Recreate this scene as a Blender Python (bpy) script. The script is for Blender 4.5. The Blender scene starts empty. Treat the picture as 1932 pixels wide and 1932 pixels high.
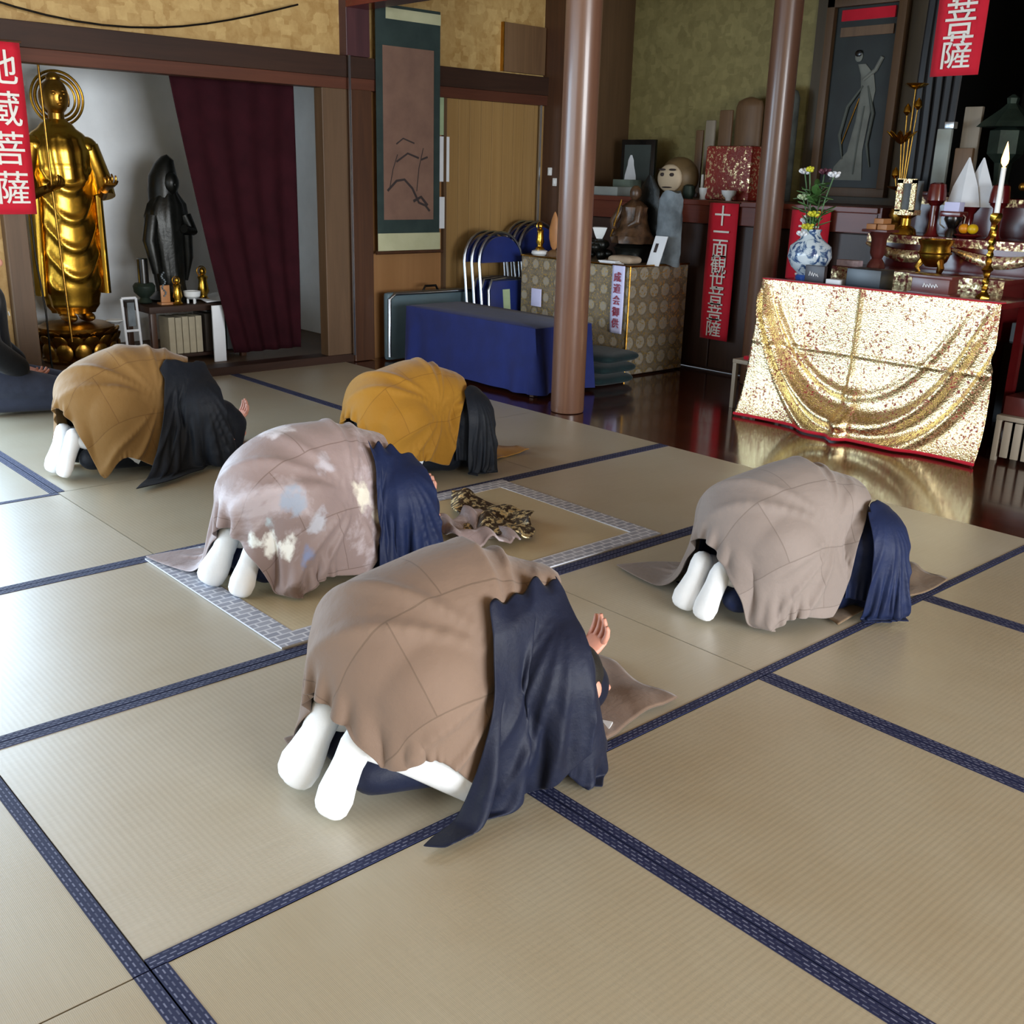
import bpy, bmesh, math, random
import numpy as np
from mathutils import Vector, Matrix
PI = math.pi
S = bpy.context.scene
COL = S.collection
random.seed(7)
# ---------------------------------------------------------------- camera, world, lights, exposure
cam_d = bpy.data.cameras.new('camera'); cam = bpy.data.objects.new('camera', cam_d); COL.objects.link(cam)
YAW, PITCH, ROLL = 0.83260, -0.31033, 0.02780
_f = Vector((math.cos(YAW)*math.cos(PITCH), math.sin(YAW)*math.cos(PITCH), math.sin(PITCH)))
_r = Vector((math.sin(YAW), -math.cos(YAW), 0)); _u = _r.cross(_f)
_r2 = math.cos(ROLL)*_r + math.sin(ROLL)*_u; _u2 = -math.sin(ROLL)*_r + math.cos(ROLL)*_u
M = Matrix((_r2, _u2, -_f)).transposed().to_4x4(); M.translation = (-0.4917, -1.530, 1.347)
cam.matrix_world = M
cam_d.sensor_width = 36; cam_d.lens = 37.17; cam_d.clip_start = 0.05
S.camera = cam
S.view_settings.view_transform = 'Standard'; S.view_settings.look = 'None'; S.view_settings.gamma = 1
S.view_settings.use_curve_mapping = False
S.view_settings.exposure = -0.08
W = bpy.data.worlds.new('sky'); S.world = W; W.use_nodes = True
W.node_tree.nodes['Background'].inputs[0].default_value = (0.75, 0.87, 1.0, 1)
W.node_tree.nodes['Background'].inputs[1].default_value = 1.0
def area(name, loc, target, sx, sy, power, color):
    d = bpy.data.lights.new(name, 'AREA'); d.shape = 'RECTANGLE'; d.size = sx; d.size_y = sy
    d.energy = power; d.color = color
    o = bpy.data.objects.new(name, d); COL.objects.link(o); o.location = loc
    o.rotation_euler = (Vector(target)-Vector(loc)).to_track_quat('-Z', 'Y').to_euler()
    return o
# daylight through the open shoji doors behind the camera and through the side doors
area('daylight_rear', (-2.85, 2.75, 1.25), (0, 2.75, 1.05), 4.4, 1.9, 170, (0.80, 0.91, 1.0))
area('daylight_side', (1.0, -6.9, 1.3), (1.0, 0, 1.25), 4.4, 2.0, 1050, (0.92, 0.96, 1.0))
area('daylight_left', (-.70, 5.0, 1.1), (-.70, 0, .9), 4.1, 1.5, 330, (0.60, 0.80, 1.0))
# ---------------------------------------------------------------- helpers: materials
def lin(c):
    if isinstance(c, str):
        c = [int(c[i:i+2], 16)/255 for i in (0, 2, 4)]
        c = [x/12.92 if x <= .04045 else ((x+.055)/1.055)**2.4 for x in c]
    return (c[0], c[1], c[2], 1)
class NT:
    def __init__(s, name):
        s.m = bpy.data.materials.new(name); s.m.use_nodes = True; s.t = s.m.node_tree
        s.b = s.t.nodes['Principled BSDF']; s.o = s.t.nodes['Material Output']
    def n(s, typ, ins=None, **kw):
        nd = s.t.nodes.new('ShaderNode'+typ)
        for k, v in kw.items(): setattr(nd, k, v)
        for k, v in (ins or {}).items(): s.set(nd.inputs[k], v)
        return nd
    def set(s, sock, v):
        if isinstance(v, bpy.types.NodeSocket): s.t.links.new(v, sock)
        else: sock.default_value = v
    def p(s, **kw):
        for k, v in kw.items(): s.set(s.b.inputs[k.replace('_', ' ')], v)
    def coord(s, which='Object', scale=(1, 1, 1), rot=(0, 0, 0)):
        c = s.n('TexCoord'); mp = s.n('Mapping'); mp.inputs['Scale'].default_value = scale
        mp.inputs['Rotation'].default_value = rot
        s.t.links.new(c.outputs[which], mp.inputs['Vector']); return mp.outputs[0]
    def noise(s, vec, scale, detail=4, rough=.55, dist=0):
        nd = s.n('TexNoise', {'Scale': scale, 'Detail': detail, 'Roughness': rough, 'Distortion': dist})
        s.t.links.new(vec, nd.inputs['Vector']); return nd.outputs['Fac']
    def ramp(s, fac, stops):
        r = s.n('ValToRGB'); e = r.color_ramp.elements
        while len(e) < len(stops): e.new(.5)
        for el, (p, c) in zip(e, stops): el.position = p; el.color = lin(c)
        s.t.links.new(fac, r.inputs[0]); return r.outputs[0]
    def mix(s, fac, a, b, typ='MIX'):
        m = s.n('MixRGB', blend_type=typ); s.set(m.inputs[0], fac); s.set(m.inputs[1], a); s.set(m.inputs[2], b)
        return m.outputs[0]
    def math(s, op, a, b=0.5):
        m = s.n('Math', operation=op); s.set(m.inputs[0], a); s.set(m.inputs[1], b); return m.outputs[0]
    def bump(s, h, strength=.3, dist=.01, prev=None):
        b = s.n('Bump', {'Strength': strength, 'Distance': dist}); s.t.links.new(h, b.inputs['Height'])
        if prev is not None: s.t.links.new(prev, b.inputs['Normal'])
        return b.outputs[0]
_MC = {}
def mat(name, c, rough=.6, metal=0, var=.12, vs=6, bs=0, bd=.004, bscale=60, spec=.5, emit=0, alpha=1, sheen=0, which='Object'):
    """plain material with a little colour variation and fine relief"""
    if name in _MC: return _MC[name]
    k = NT(name); v = k.coord(which); n1 = k.noise(v, vs)
    base = lin(c); d = [max(0, x*(1-var*1.6)) for x in base[:3]]; l = [min(1, x*(1+var)) for x in base[:3]]
    k.p(Base_Color=k.ramp(n1, [(.3, d), (.7, l)]), Roughness=rough, Metallic=metal, Specular_IOR_Level=spec)
    if bs: k.p(Normal=k.bump(k.noise(v, bscale), bs, bd))
    if sheen: k.p(Sheen_Weight=sheen, Sheen_Roughness=.4)
    if emit: k.p(Emission_Color=base, Emission_Strength=emit)
    if alpha < 1: k.p(Alpha=alpha)
    _MC[name] = k.m; return k.m
# ---------------------------------------------------------------- helpers: meshes
class MB:
    """collects boxes, tubes, lathes, lofts and grids, then links them as ONE mesh object"""
    def __init__(s): s.v = []; s.f = []; s.uv = {}; s.mi = []; s.cur = 0
    def add(s, v, f, uv=None):
        o = len(s.v); s.v += [tuple(map(float, p)) for p in v]
        for i, q in enumerate(f):
            if uv is not None: s.uv[len(s.f)] = uv[i]
            s.f.append(tuple(o+k for k in q)); s.mi.append(s.cur)
        return s
    def box(s, x0, x1, y0, y1, z0, z1, bev=0.0, rz=0, piv=None):
        if bev <= 0:
            v = [(x, y, z) for x in (x0, x1) for y in (y0, y1) for z in (z0, z1)]
            f = [(0, 1, 3, 2), (4, 6, 7, 5), (0, 4, 5, 1), (2, 3, 7, 6), (0, 2, 6, 4), (1, 5, 7, 3)]
        else:
            bm = bmesh.new(); bmesh.ops.create_cube(bm, size=1)
            for q in bm.verts: q.co = Vector(((x0+x1)/2+q.co.x*(x1-x0), (y0+y1)/2+q.co.y*(y1-y0), (z0+z1)/2+q.co.z*(z1-z0)))
            bmesh.ops.bevel(bm, geom=bm.edges[:], offset=min(bev, .45*min(x1-x0, y1-y0, z1-z0)), segments=2, affect='EDGES', profile=.6)
            bm.verts.index_update(); v = [q.co[:] for q in bm.verts]; f = [[w.index for w in q.verts] for q in bm.faces]; bm.free()
        if rz:
            cx, cy = piv or ((x0+x1)/2, (y0+y1)/2); c, sn = math.cos(rz), math.sin(rz)
            v = [(cx+(p[0]-cx)*c-(p[1]-cy)*sn, cy+(p[0]-cx)*sn+(p[1]-cy)*c, p[2]) for p in v]
        return s.add(v, f)
    def rings(s, R, closed=True, cap=True):
        """R: list of rings, each a list of n points"""
        n = len(R[0]); v = [p for r in R for p in r]; f = []
        for i in range(len(R)-1):
            for j in range(n if closed else n-1):
                k = (j+1) % n; f.append((i*n+j, i*n+k, (i+1)*n+k, (i+1)*n+j))
        if cap and closed: f.append(tuple(range(n-1, -1, -1))); f.append(tuple((len(R)-1)*n+j for j in range(n)))
        return s.add(v, f)
    def lathe(s, prof, cx=0, cy=0, cz=0, n=20, sx=1, sy=1, fold=None):
        R = []
        for r, z in prof:
            R.append([(cx+math.cos(2*PI*j/n)*r*sx*(1+(fold(2*PI*j/n, z) if fold else 0)), cy+math.sin(2*PI*j/n)*r*sy*(1+(fold(2*PI*j/n, z) if fold else 0)), cz+z) for j in range(n)])
        return s.rings(R)
    def tube(s, pts, r, n=8, cap=True):
        P = [Vector(p) for p in pts]; rr = r if hasattr(r, '__len__') else [r]*len(P); R = []
        up = Vector((0, 0, 1)); last = None
        for i, p in enumerate(P):
            t = (P[min(i+1, len(P)-1)]-P[max(i-1, 0)]).normalized()
            a = (last-t*last.dot(t)) if last is not None else t.cross(up if abs(t.z) < .95 else Vector((1, 0, 0)))
            a.normalize(); b = t.cross(a); last = a
            R.append([p+(a*math.cos(2*PI*j/n)+b*math.sin(2*PI*j/n))*rr[i] for j in range(n)])
        return s.rings(R, cap=cap)
    def ell(s, c, r, n=14, m=9, rot=None):
        R = []
        for i in range(1, m):
            t = PI*i/m; ring = []
            for j in range(n):
                q = Vector((r[0]*math.sin(t)*math.cos(2*PI*j/n), r[1]*math.sin(t)*math.sin(2*PI*j/n), -r[2]*math.cos(t)))
                if rot is not None: q = rot @ q
                ring.append(q+Vector(c))
            R.append(ring)
        return s.rings(R)
    def grid(s, fn, nu, nv, uvs=(1, 1)):
        v = [fn(i/nu, j/nv) for i in range(nu+1) for j in range(nv+1)]; f = []; uv = []
        for i in range(nu):
            for j in range(nv):
                a = i*(nv+1)+j; f.append((a, a+nv+1, a+nv+2, a+1))
                uv.append([(i/nu*uvs[0], j/nv*uvs[1]), ((i+1)/nu*uvs[0], j/nv*uvs[1]), ((i+1)/nu*uvs[0], (j+1)/nv*uvs[1]), (i/nu*uvs[0], (j+1)/nv*uvs[1])])
        return s.add(v, f, uv)
    def mesh(s, name, mats, smooth=True):
        me = bpy.data.meshes.new(name); me.from_pydata(s.v, [], s.f)
        if s.uv:
            l = me.uv_layers.new(name='UVMap'); k = 0
            for i, q in enumerate(s.f):
                u = s.uv.get(i)
                for j in range(len(q)):
                    l.data[k].uv = u[j] if u else (0, 0); k += 1
        for m in (mats if isinstance(mats, (list, tuple)) else [mats]): me.materials.append(m)
        me.polygons.foreach_set('material_index', s.mi)
        me.polygons.foreach_set('use_smooth', [smooth]*len(s.f)); me.validate(); me.update()
        if smooth:
            bm = bmesh.new(); bm.from_mesh(me); bmesh.ops.recalc_face_normals(bm, faces=bm.faces)
            for e in bm.edges:
                if len(e.link_faces) == 2 and e.calc_face_angle(0) > .75: e.smooth = False
            bm.to_mesh(me); bm.free()
        return me
    def build(s, name, mats, parent=None, smooth=True, **props):
        o = bpy.data.objects.new(name, s.mesh(name, mats, smooth)); COL.objects.link(o)
        if parent is not None:
            o.parent = parent; o.matrix_parent_inverse = WM(parent).inverted()
        for k, v in props.items(): o[k] = v
        return o
def WM(o):
    m = o.matrix_basis.copy()
    return (WM(o.parent) @ o.matrix_parent_inverse @ m) if o.parent else m
def thing(name, label, cat, loc=(0, 0, 0), rz=0, group=None):
    o = bpy.data.objects.new(name, None); COL.objects.link(o); o.empty_display_size = .05
    o.location = loc; o.rotation_euler = (0, 0, rz); return tag(o, label, cat, group)
def tag(o, label, cat, group=None):
    o['label'] = label; o['category'] = cat
    if group: o['group'] = group
    return o
def struct(o): o['kind'] = 'structure'; return o
def kids(o): return [c for c in COL.objects if c.parent == o]
def dup(o, delta=(0, 0, 0), drz=0, parent=None):
    """copy of a thing, its parts and their sub-parts; moved by delta and turned about its own base"""
    c = o.copy(); COL.objects.link(c)
    if parent is not None: c.parent = parent
    else:
        c.location = Vector(o.location)+Vector(delta); c.rotation_euler = (0, 0, o.rotation_euler.z+drz)
    for k in kids(o): dup(k, parent=c)
    return c
def text(name, body, size, m, loc, rot, parent, depth=.002, shear=0):
    cu = bpy.data.curves.new(name, 'FONT'); cu.body = body; cu.size = size; cu.align_x = 'CENTER'; cu.align_y = 'CENTER'
    cu.extrude = depth; cu.offset = size*.004; cu.space_line = .98
    t = bpy.data.objects.new(name, cu); COL.objects.link(t)
    t.matrix_basis = Matrix.Translation(loc) @ rot.to_4x4()
    dg = bpy.context.evaluated_depsgraph_get(); me = bpy.data.meshes.new_from_object(t.evaluated_get(dg))
    bpy.data.objects.remove(t)
    o = bpy.data.objects.new(name, me); COL.objects.link(o); me.materials.clear(); me.materials.append(m)
    o.matrix_basis = Matrix.Translation(loc) @ rot.to_4x4()
    o.parent = parent; o.matrix_parent_inverse = WM(parent).inverted()
    return o
FACE_REAR = Matrix(((0, 0, -1), (-1, 0, 0), (0, 1, 0)))   # text that faces -x (towards the doors behind the camera)
FACE_SIDE = Matrix(((1, 0, 0), (0, 0, -1), (0, 1, 0)))    # text that faces -y
# ---------------------------------------------------------------- materials of the room
def wood(name, c, c2, rough=.4, grain=(1, 1, .06), gs=18, spec=.5, bs=.08, coat=0):
    """wood with grain stretched along the axis whose scale is small"""
    k = NT(name); v = k.coord('Object', grain); n1 = k.noise(v, gs, 6, .6, 1.2); n2 = k.noise(k.coord('Object'), 1.3)
    col = k.ramp(n1, [(.28, c), (.72, c2)]); col = k.mix(k.math('MULTIPLY', n2, .35), col, lin([x*.55 for x in lin(c)[:3]]))
    k.p(Base_Color=col, Roughness=rough, Specular_IOR_Level=spec, Normal=k.bump(n1, bs, .003), Coat_Weight=coat, Coat_Roughness=.12)
    return k.m
M_POST = wood('dark_post_wood', '3a2418', '52331f', .38)
M_POST_H = wood('dark_beam_wood', '2a1b14', '3c261b', .55, (.05, 1, 1), 18, .25)
M_KAMOI = wood('red_beam_wood', '46261a', '5c3424', .55, (.05, 1, 1), 18, .25)
M_PILLAR = wood('pillar_wood', '5c3e2f', '72523f', .36, (1, 1, .05), 14, .5, .05, .2)
M_PURPLE = wood('purple_brown_wood', '3b2226', '4d2d30', .4)
M_JAMB = wood('jamb_wood', '513b25', '614830', .55)
M_ALTARW = wood('altar_red_wood', '57261a', '6e3424', .35, (1, .06, 1))
M_WAIN = wood('wainscot_wood', '34241d', '46312a', .42)
M_STRIPE = wood('striped_panel_wood', '8a6a3c', '9c7c4c', .5, (1, 1, .02), 26)
M_PLAINP = wood('plain_panel_wood', '8c6238', '9c7247', .5, (1, 1, .05), 6)
M_LACQ = mat('red_lacquer', '5a1416', .18, var=.15, spec=.7)
M_BLACK = mat('black_lacquer', '0d0c0c', .25, spec=.6)
M_DARK = mat('dark_hall', '0b0a0a', .7)
M_WHITEW = mat('white_plaster', 'eef2f4', .85, var=.03, bs=.15, bscale=120)
M_PLASTER = mat('cream_plaster', 'b9ab8c', .9, bs=.2, bscale=90)
M_CEIL = wood('ceiling_wood', '7a5c3c', '8f6f4a', .6, (.04, 1, 1))
def wallpaper(name, a, b, c):
    k = NT(name); v = k.coord('Object', (1, 1, 1)); n1 = k.noise(v, 9, 4, .7, .3)
    vo = k.n('TexVoronoi', {'Scale': 16.0}, distance='CHEBYCHEV'); k.t.links.new(v, vo.inputs['Vector'])
    col = k.mix(.5, k.ramp(n1, [(.34, a), (.5, b), (.66, c)]), k.ramp(vo.outputs['Color'], [(.3, a), (.75, c)]))
    k.p(Base_Color=col, Roughness=.6, Specular_IOR_Level=.4, Normal=k.bump(vo.outputs['Distance'], .1, .002)); return k.m
M_WALLP = wallpaper('gold_wallpaper', '94733f', 'aa8b56', 'b89c66')
M_WALLO = wallpaper('olive_wallpaper', '6f653c', '7d7348', '887e50')
def tatami(name, a, b, c):
    k = NT(name); uv = k.coord('UV'); g = k.coord('UV', (1, 60, 1)); o = k.coord('Object')
    col = k.ramp(k.noise(g, 6, 3, .6), [(.3, a), (.7, b)]); col = k.mix(k.ramp(k.noise(o, 2.2, 3), [(.4, (0, 0, 0)), (.75, (.55, .55, .55))]), col, lin(c))
    w = k.n('TexWave', {'Scale': 105.0, 'Distortion': .4, 'Detail': 1.0}, bands_direction='Y'); k.t.links.new(uv, w.inputs['Vector'])
    w2 = k.n('TexWave', {'Scale': 22.0, 'Distortion': .2}, bands_direction='X'); k.t.links.new(uv, w2.inputs['Vector'])
    nb = k.bump(w.outputs['Fac'], .12, .0015); nb = k.bump(w2.outputs['Fac'], .07, .0015, nb)
    k.p(Base_Color=col, Roughness=.42, Specular_IOR_Level=.6, Normal=nb, Coat_Weight=.65, Coat_Roughness=.36); return k.m
M_TAT = tatami('rush_matting', 'aaa391', 'b6b09f', 'a2967c')
M_TAT2 = tatami('darker_rush_matting', 'a29a85', 'aca48f', '9b8c70')  # same rush matting in a slightly darker, warmer tone
def heri(name, base, dash, bw=.024, rh=.0095, ms=.0034):
    k = NT(name); uv = k.coord('UV'); br = k.n('TexBrick', {'Color1': lin(dash), 'Color2': lin(base), 'Mortar': lin(base), 'Scale': 1.0, 'Mortar Size': ms, 'Mortar Smooth': .3, 'Bias': -.25, 'Brick Width': bw, 'Row Height': rh}, offset=.5)
    k.t.links.new(uv, br.inputs['Vector']); k.p(Base_Color=br.outputs['Color'], Roughness=.75, Normal=k.bump(k.noise(uv, 900, 1), .2, .001)); return k.m
M_HERI = heri('navy_mat_border', '121b42', '6f7590', .019, .0095, .004)
M_SILVER = mat('silver_tube', 'b9bec4', .28, 1.0, var=.04)
# ---------------------------------------------------------------- floor: tatami and planks
floor = struct(MB().box(-3, 8.2, -7.1, 6.9, -.12, -.03).build('floor', M_DARK, smooth=False))
XB = [-.87, .075, .992, 1.892, 2.83, 3.755]
BW = .031
def tatami_mat(x0, x1, y0, y1, borders, m=M_TAT):
    """borders: sides that carry the cloth edging: w, e (along y) or s, n (along x)"""
    g = .0018; lng = 'x' if (x1-x0) > (y1-y0) else 'y'
    mb = MB().box(x0+g, x1-g, y0+g, y1-g, -.03, -.001)
    def f(i, j):
        return (x0+g+i*(x1-x0-2*g), y0+g+j*(y1-y0-2*g), 0)
    nu, nv = 1, 1
    o = len(mb.f); mb.add([f(0, 0), f(1, 0), f(1, 1), f(0, 1)], [(0, 1, 2, 3)], [[((p[1], p[0]) if lng == 'y' else (p[0], p[1])) for p in (f(0, 0), f(1, 0), f(1, 1), f(0, 1))]])
    t = mb.build('tatami_mat', m, floor, False)
    for b in borders:
        bx = {'w': (x0+g, x0+BW, y0+g, y1-g), 'e': (x1-BW, x1-g, y0+g, y1-g), 's': (x0+g, x1-g, y0+g, y0+BW), 'n': (x0+g, x1-g, y1-BW, y1-g)}[b]
        h = MB(); a0, a1, c0, c1 = bx; L = (a1-a0) if b in 'sn' else (c1-c0); Wd = .029
        P = [(a0, c0), (a1, c0), (a1, c1), (a0, c1)]
        u = [(0, 0), (L, 0), (L, Wd), (0, Wd)] if b in 'sn' else [(0, 0), (0, Wd), (L, Wd), (L, 0)]
        h.add([(x, y, -.02) for x, y in P]+[(x, y, .0016) for x, y in P], [(4, 5, 6, 7), (0, 1, 5, 4), (1, 2, 6, 5), (2, 3, 7, 6), (3, 0, 4, 7)], [u]+[[(0, 0)]*4]*4)
        h.build('cloth_border', M_HERI, t, False)
Y = [0, .962, 1.957, 2.948, 4.99]
tatami_mat(XB[1], XB[3], Y[0], Y[1], 'sn'); tatami_mat(XB[3], XB[5], Y[0], Y[1], 'sn')
tatami_mat(XB[1], XB[3], Y[1], Y[2], 'sn'); tatami_mat(XB[3], XB[5], Y[1], Y[2], 'sn')
tatami_mat(-.87, .965, Y[2], Y[3], 'sn'); tatami_mat(.965, 2.86, Y[2], Y[3], 's', M_TAT2); tatami_mat(2.86, XB[5], Y[2], Y[3], 's', M_TAT2)
tatami_mat(.075, .965, Y[3], Y[4], 'we', M_TAT2); tatami_mat(.965, 1.914, Y[3], Y[4], 'we', M_TAT2); tatami_mat(1.914, 2.863, Y[3], Y[4], 'we', M_TAT2); tatami_mat(2.863, XB[5], Y[3], Y[4], 'w', M_TAT2)
tatami_mat(-.87, .075, Y[3], Y[4], 'we', M_TAT2); tatami_mat(-.87, .075, Y[0], Y[2], 'we', M_TAT2)
for i in range(5): tatami_mat(XB[i], XB[i+1], -1.93, 0, 'we', M_TAT2)
for i in range(5): tatami_mat(XB[i], XB[i+1], -3.87, -1.93, 'we', M_TAT2)
for i in range(5): tatami_mat(XB[i], XB[i+1], -5.8, -3.87, 'we', M_TAT2)
tatami_mat(-3, 3.755, -7.1, -5.8, 'n')
tatami_mat(-3, -.87, -5.8, 1.2, 'we'); tatami_mat(-3, -.87, 1.2, 4.99, 'we')
M_PLANK = NT('plank_floor'); k = M_PLANK; v = k.coord('Object', (1, .08, 1)); n1 = k.noise(v, 14, 5, .6, 1)
k.p(Base_Color=k.ramp(n1, [(.3, '34170e'), (.7, '4c2415')]), Roughness=k.ramp(k.noise(k.coord('Object'), 3), [(.3, (.11, .11, .11)), (.7, (.2, .2, .2))]), Specular_IOR_Level=.65, Normal=k.bump(n1, .05, .002), Coat_Weight=.5, Coat_Roughness=.08)
M_PLANK = k.m
for i in range(14):
    x0 = 3.765+i*.2; MB().box(x0, x0+.1992, -4.6, 5.03, -.03, -.004).build('floor_plank', M_PLANK, floor, False)
# ---------------------------------------------------------------- walls, posts and beams
def st(name, boxes, m, bev=.004):
    mb = MB()
    for b in boxes: mb.box(*b, bev)
    return struct(mb.build(name, m, smooth=False))
st('wall_left', [(-3, 3.83, 5.05, 5.10, 2.06, 3.1), (3.99, 5.75, 5.05, 5.10, 2.06, 3.1), (1.42, 1.60, 5.05, 5.10, -.03, 1.9), (-3, -2.85, 5.05, 5.10, -.03, 1.9), (-2.85, 1.42, 5.05, 5.10, -.03, .33)], M_WALLP, 0)
st('wall_left', [(3.9, 4.72, 5.05, 5.09, -.03, 1.87)], M_PLAINP, 0)
d1 = st('door_1', [(4.70, 5.71, 5.035, 5.06, -.03, 1.865)], M_STRIPE)
for i in range(9): MB().box(4.715+i*.1105, 4.715+i*.1105+.108, 5.029, 5.036, .03, 1.86, .002).build('slat', M_STRIPE, d1, False)
MB().box(4.68, 4.705, 5.02, 5.05, .02, 1.86).build('stile', M_JAMB, d1, False)
st('trim_1', [(-3, 5.75, 4.985, 5.13, 1.935, 2.07)], M_POST_H)
st('trim_2', [(-3, 5.75, 4.995, 5.12, 1.86, 1.935)], M_KAMOI)
st('trim_3', [(3.825, 3.995, 4.96, 5.13, 0, 1.86)], M_POST)
st('trim_4', [(3.80, 3.99, 4.965, 5.13, 2.07, 3.1)], M_PURPLE)
st('trim_5', [(1.0, 3.83, 4.985, 5.13, -.005, .055)], M_POST_H)
st('trim_6', [(3.62, 3.825, 5.0, 5.1, .05, 1.86)], M_JAMB)
st('trim_7', [(5.70, 5.84, 4.80, 5.12, -.03, 3.1)], M_POST)
st('trim_8', [(3.80, 3.98, 2.8, 4.97, 2.365, 2.62)], M_LACQ)
w1 = st('window_1', [(-2.85, -2.79, 5.03, 5.10, .33, 1.87), (1.36, 1.42, 5.03, 5.10, .33, 1.87), (-2.85, 1.42, 5.0, 5.10, .30, .345)], M_JAMB)
st('trim_9', [(1.50, 1.62, 4.98, 5.12, 0, 1.87)], M_JAMB)
# closet behind the left opening
st('wall_closet_back', [(1.0, 4.3, 6.5, 6.56, -.03, 2.6)], M_WHITEW, 0)
st('wall_closet_side', [(4.24, 4.3, 5.12, 6.5, -.03, 2.6), (1.0, 1.06, 5.12, 6.5, -.03, 2.6)], M_WHITEW, 0)
st('floor_closet', [(1.0, 4.3, 5.1, 6.5, -.03, .03)], M_JAMB, 0)
st('ceiling_closet', [(1.0, 4.3, 5.1, 6.5, 2.5, 2.56)], M_WHITEW, 0)
# altar alcove along the front
st('wall_front', [(6.57, 6.63, 3.15, 4.95, 1.0, 3.1)], M_WALLO, 0)
st('wall_alcove_side', [(5.84, 6.57, 4.90, 4.96, 1.0, 3.1)], M_JAMB, 0)
st('wall_front', [(6.55, 6.62, 2.30, 3.15, 1.0, 3.1)], wood('olive_brown_boards', '3c301c', '4c3e26', .5), 0)
st('wall_front', [(8.0, 8.1, -7.1, 2.3, -.03, 3.1)], M_DARK, 0)
st('wall_sanctum_side', [(6.6, 8.05, 2.26, 2.32, -.03, 3.1)], M_DARK, 0)
st('trim_10', [(5.72, 6.6, 2.02, 4.92, 1.165, 1.2), (5.74, 5.80, 2.02, 4.92, 1.04, 1.165)], M_ALTARW)
w = st('wall_front_lower', [(5.80, 5.83, 2.02, 5.0, 0, 1.04)], M_WAIN, 0)
for i in range(7): MB().box(5.778, 5.80, 2.03+i*.415, 2.03+i*.415+.405, .02, 1.035, .006).build('panel', M_WAIN, w, False)
st('wall_altar_end', [(5.74, 6.6, 2.0, 2.03, 0, 1.2)], M_ALTARW, 0)
# shell behind and beside the camera, with the openings the daylight comes through
st('wall_back', [(-3.06, -3, -7.1, .5, -.03, 3.1), (-3.06, -3, 4.98, 5.1, -.03, 3.1), (-3.06, -3, .5, 4.98, 2.25, 3.1)], M_PLASTER, 0)
st('wall_right', [(-3, -1.05, -7.1, -7.04, -.03, 3.1), (3.85, 8.1, -7.1, -7.04, -.03, 3.1), (-1.05, 3.85, -7.1, -7.04, 2.35, 3.1)], M_PLASTER, 0)
st('wall_right', [(4.05, 4.15, -7.1, -1.4, -.03, 3.1)], M_PLASTER, 0)
st('ceiling', [(-3.06, 8.1, -7.1, 6.6, 3.1, 3.16)], M_CEIL, 0)
def pillar(x, y, r=.099):
    p = struct(MB().lathe([(r*.97, 0), (r, .01), (r, 3.1)], x, y, 0, 40).build('pillar', M_PILLAR)); return p
pillar(3.925, 2.86); pillar(5.62, 2.745, .09); pillar(3.93, -.08)
st('trim_11', [(5.62, 5.635, 4.98, 4.995, .75, 1.86)], M_SILVER, 0)
st('trim_highlight', [(3.805, 3.817, 4.945, 4.958, .05, 2.07)], M_SILVER, 0)  # thin silver strip standing in for the highlight along the post's corner
# ---------------------------------------------------------------- people
MM = {}
def kesa_mat(name, c, hi, lo, flowers=False, pw=.17, ph=.3, rough=.75):
    k = NT(name); uv = k.coord('UV'); br = k.n('TexBrick', {'Color1': lin(hi), 'Color2': lin(c), 'Mortar': lin(lo), 'Scale': 1.0, 'Mortar Size': .0016, 'Mortar Smooth': .3, 'Bias': -.2, 'Brick Width': ph, 'Row Height': pw}, offset=.37)
    k.t.links.new(uv, br.inputs['Vector'])
    nz = k.noise(uv, 5, 5); base = k.mix(.16, br.outputs['Color'], k.ramp(nz, [(.3, lo), (.7, hi)]))
    if flowers:
        base = k.mix(k.math('MULTIPLY', k.ramp(k.noise(uv, 3.2, 6, .62, .5), [(.52, (0, 0, 0)), (.6, (1, 1, 1))]), .55), base, lin('c9c0c6'))
        for (cx, cy, r, col) in ((.66, .38, .05, 'f2f5f2'), (.715, .335, .045, 'f2f5f2'), (.62, .43, .035, 'e8efee'), (.70, .43, .03, 'aebcc4'), (.79, .42, .05, '9aa3b4'), (.83, .34, .045, 'b7b9c4'), (.76, .27, .04, '8088a8'), (1.03, .37, .05, 'd5cfc0'), (1.07, .30, .035, 'e9e6dc'), (.90, .62, .06, 'c9c4c9'), (.66, .20, .06, '6a574e'), (.93, .47, .04, 'a8a2a8')):
            d = k.n('VectorMath', operation='DISTANCE'); k.t.links.new(uv, d.inputs[0]); d.inputs[1].default_value = (cx*1.0, cy*1.0, 0)
            wob = k.math('ADD', d.outputs['Value'], k.math('MULTIPLY', k.noise(uv, 26, 3), .09))
            base = k.mix(k.ramp(wob, [(r+.015, (1, 1, 1)), (r+.035, (0, 0, 0))]), base, lin(col))
        rough = .5
    o = k.coord('Object'); b = k.bump(k.noise(o, 16, 4), .35, .012); b = k.bump(k.noise(o, 420, 1), .12, .001, b)
    b = k.bump(k.math('SUBTRACT', 1.0, br.outputs['Fac']), .25, .003, b)
    k.p(Base_Color=base, Roughness=rough, Normal=b, Sheen_Weight=.15, Specular_IOR_Level=.25)
    return k.m
def cloth_mat(name, c, c2, rough=.7, bs=.3, spec=.25, sheen=.1):
    k = NT(name); o = k.coord('Object'); b = k.bump(k.noise(o, 18, 5), bs, .012); b = k.bump(k.noise(o, 500, 1), .12, .001, b)
    k.p(Base_Color=k.ramp(k.noise(o, 7), [(.3, c), (.7, c2)]), Roughness=rough, Normal=b, Sheen_Weight=sheen, Specular_IOR_Level=spec); return k.m
M_SKIN = mat('skin', 'c98d78', .55, var=.1, vs=14)
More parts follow.
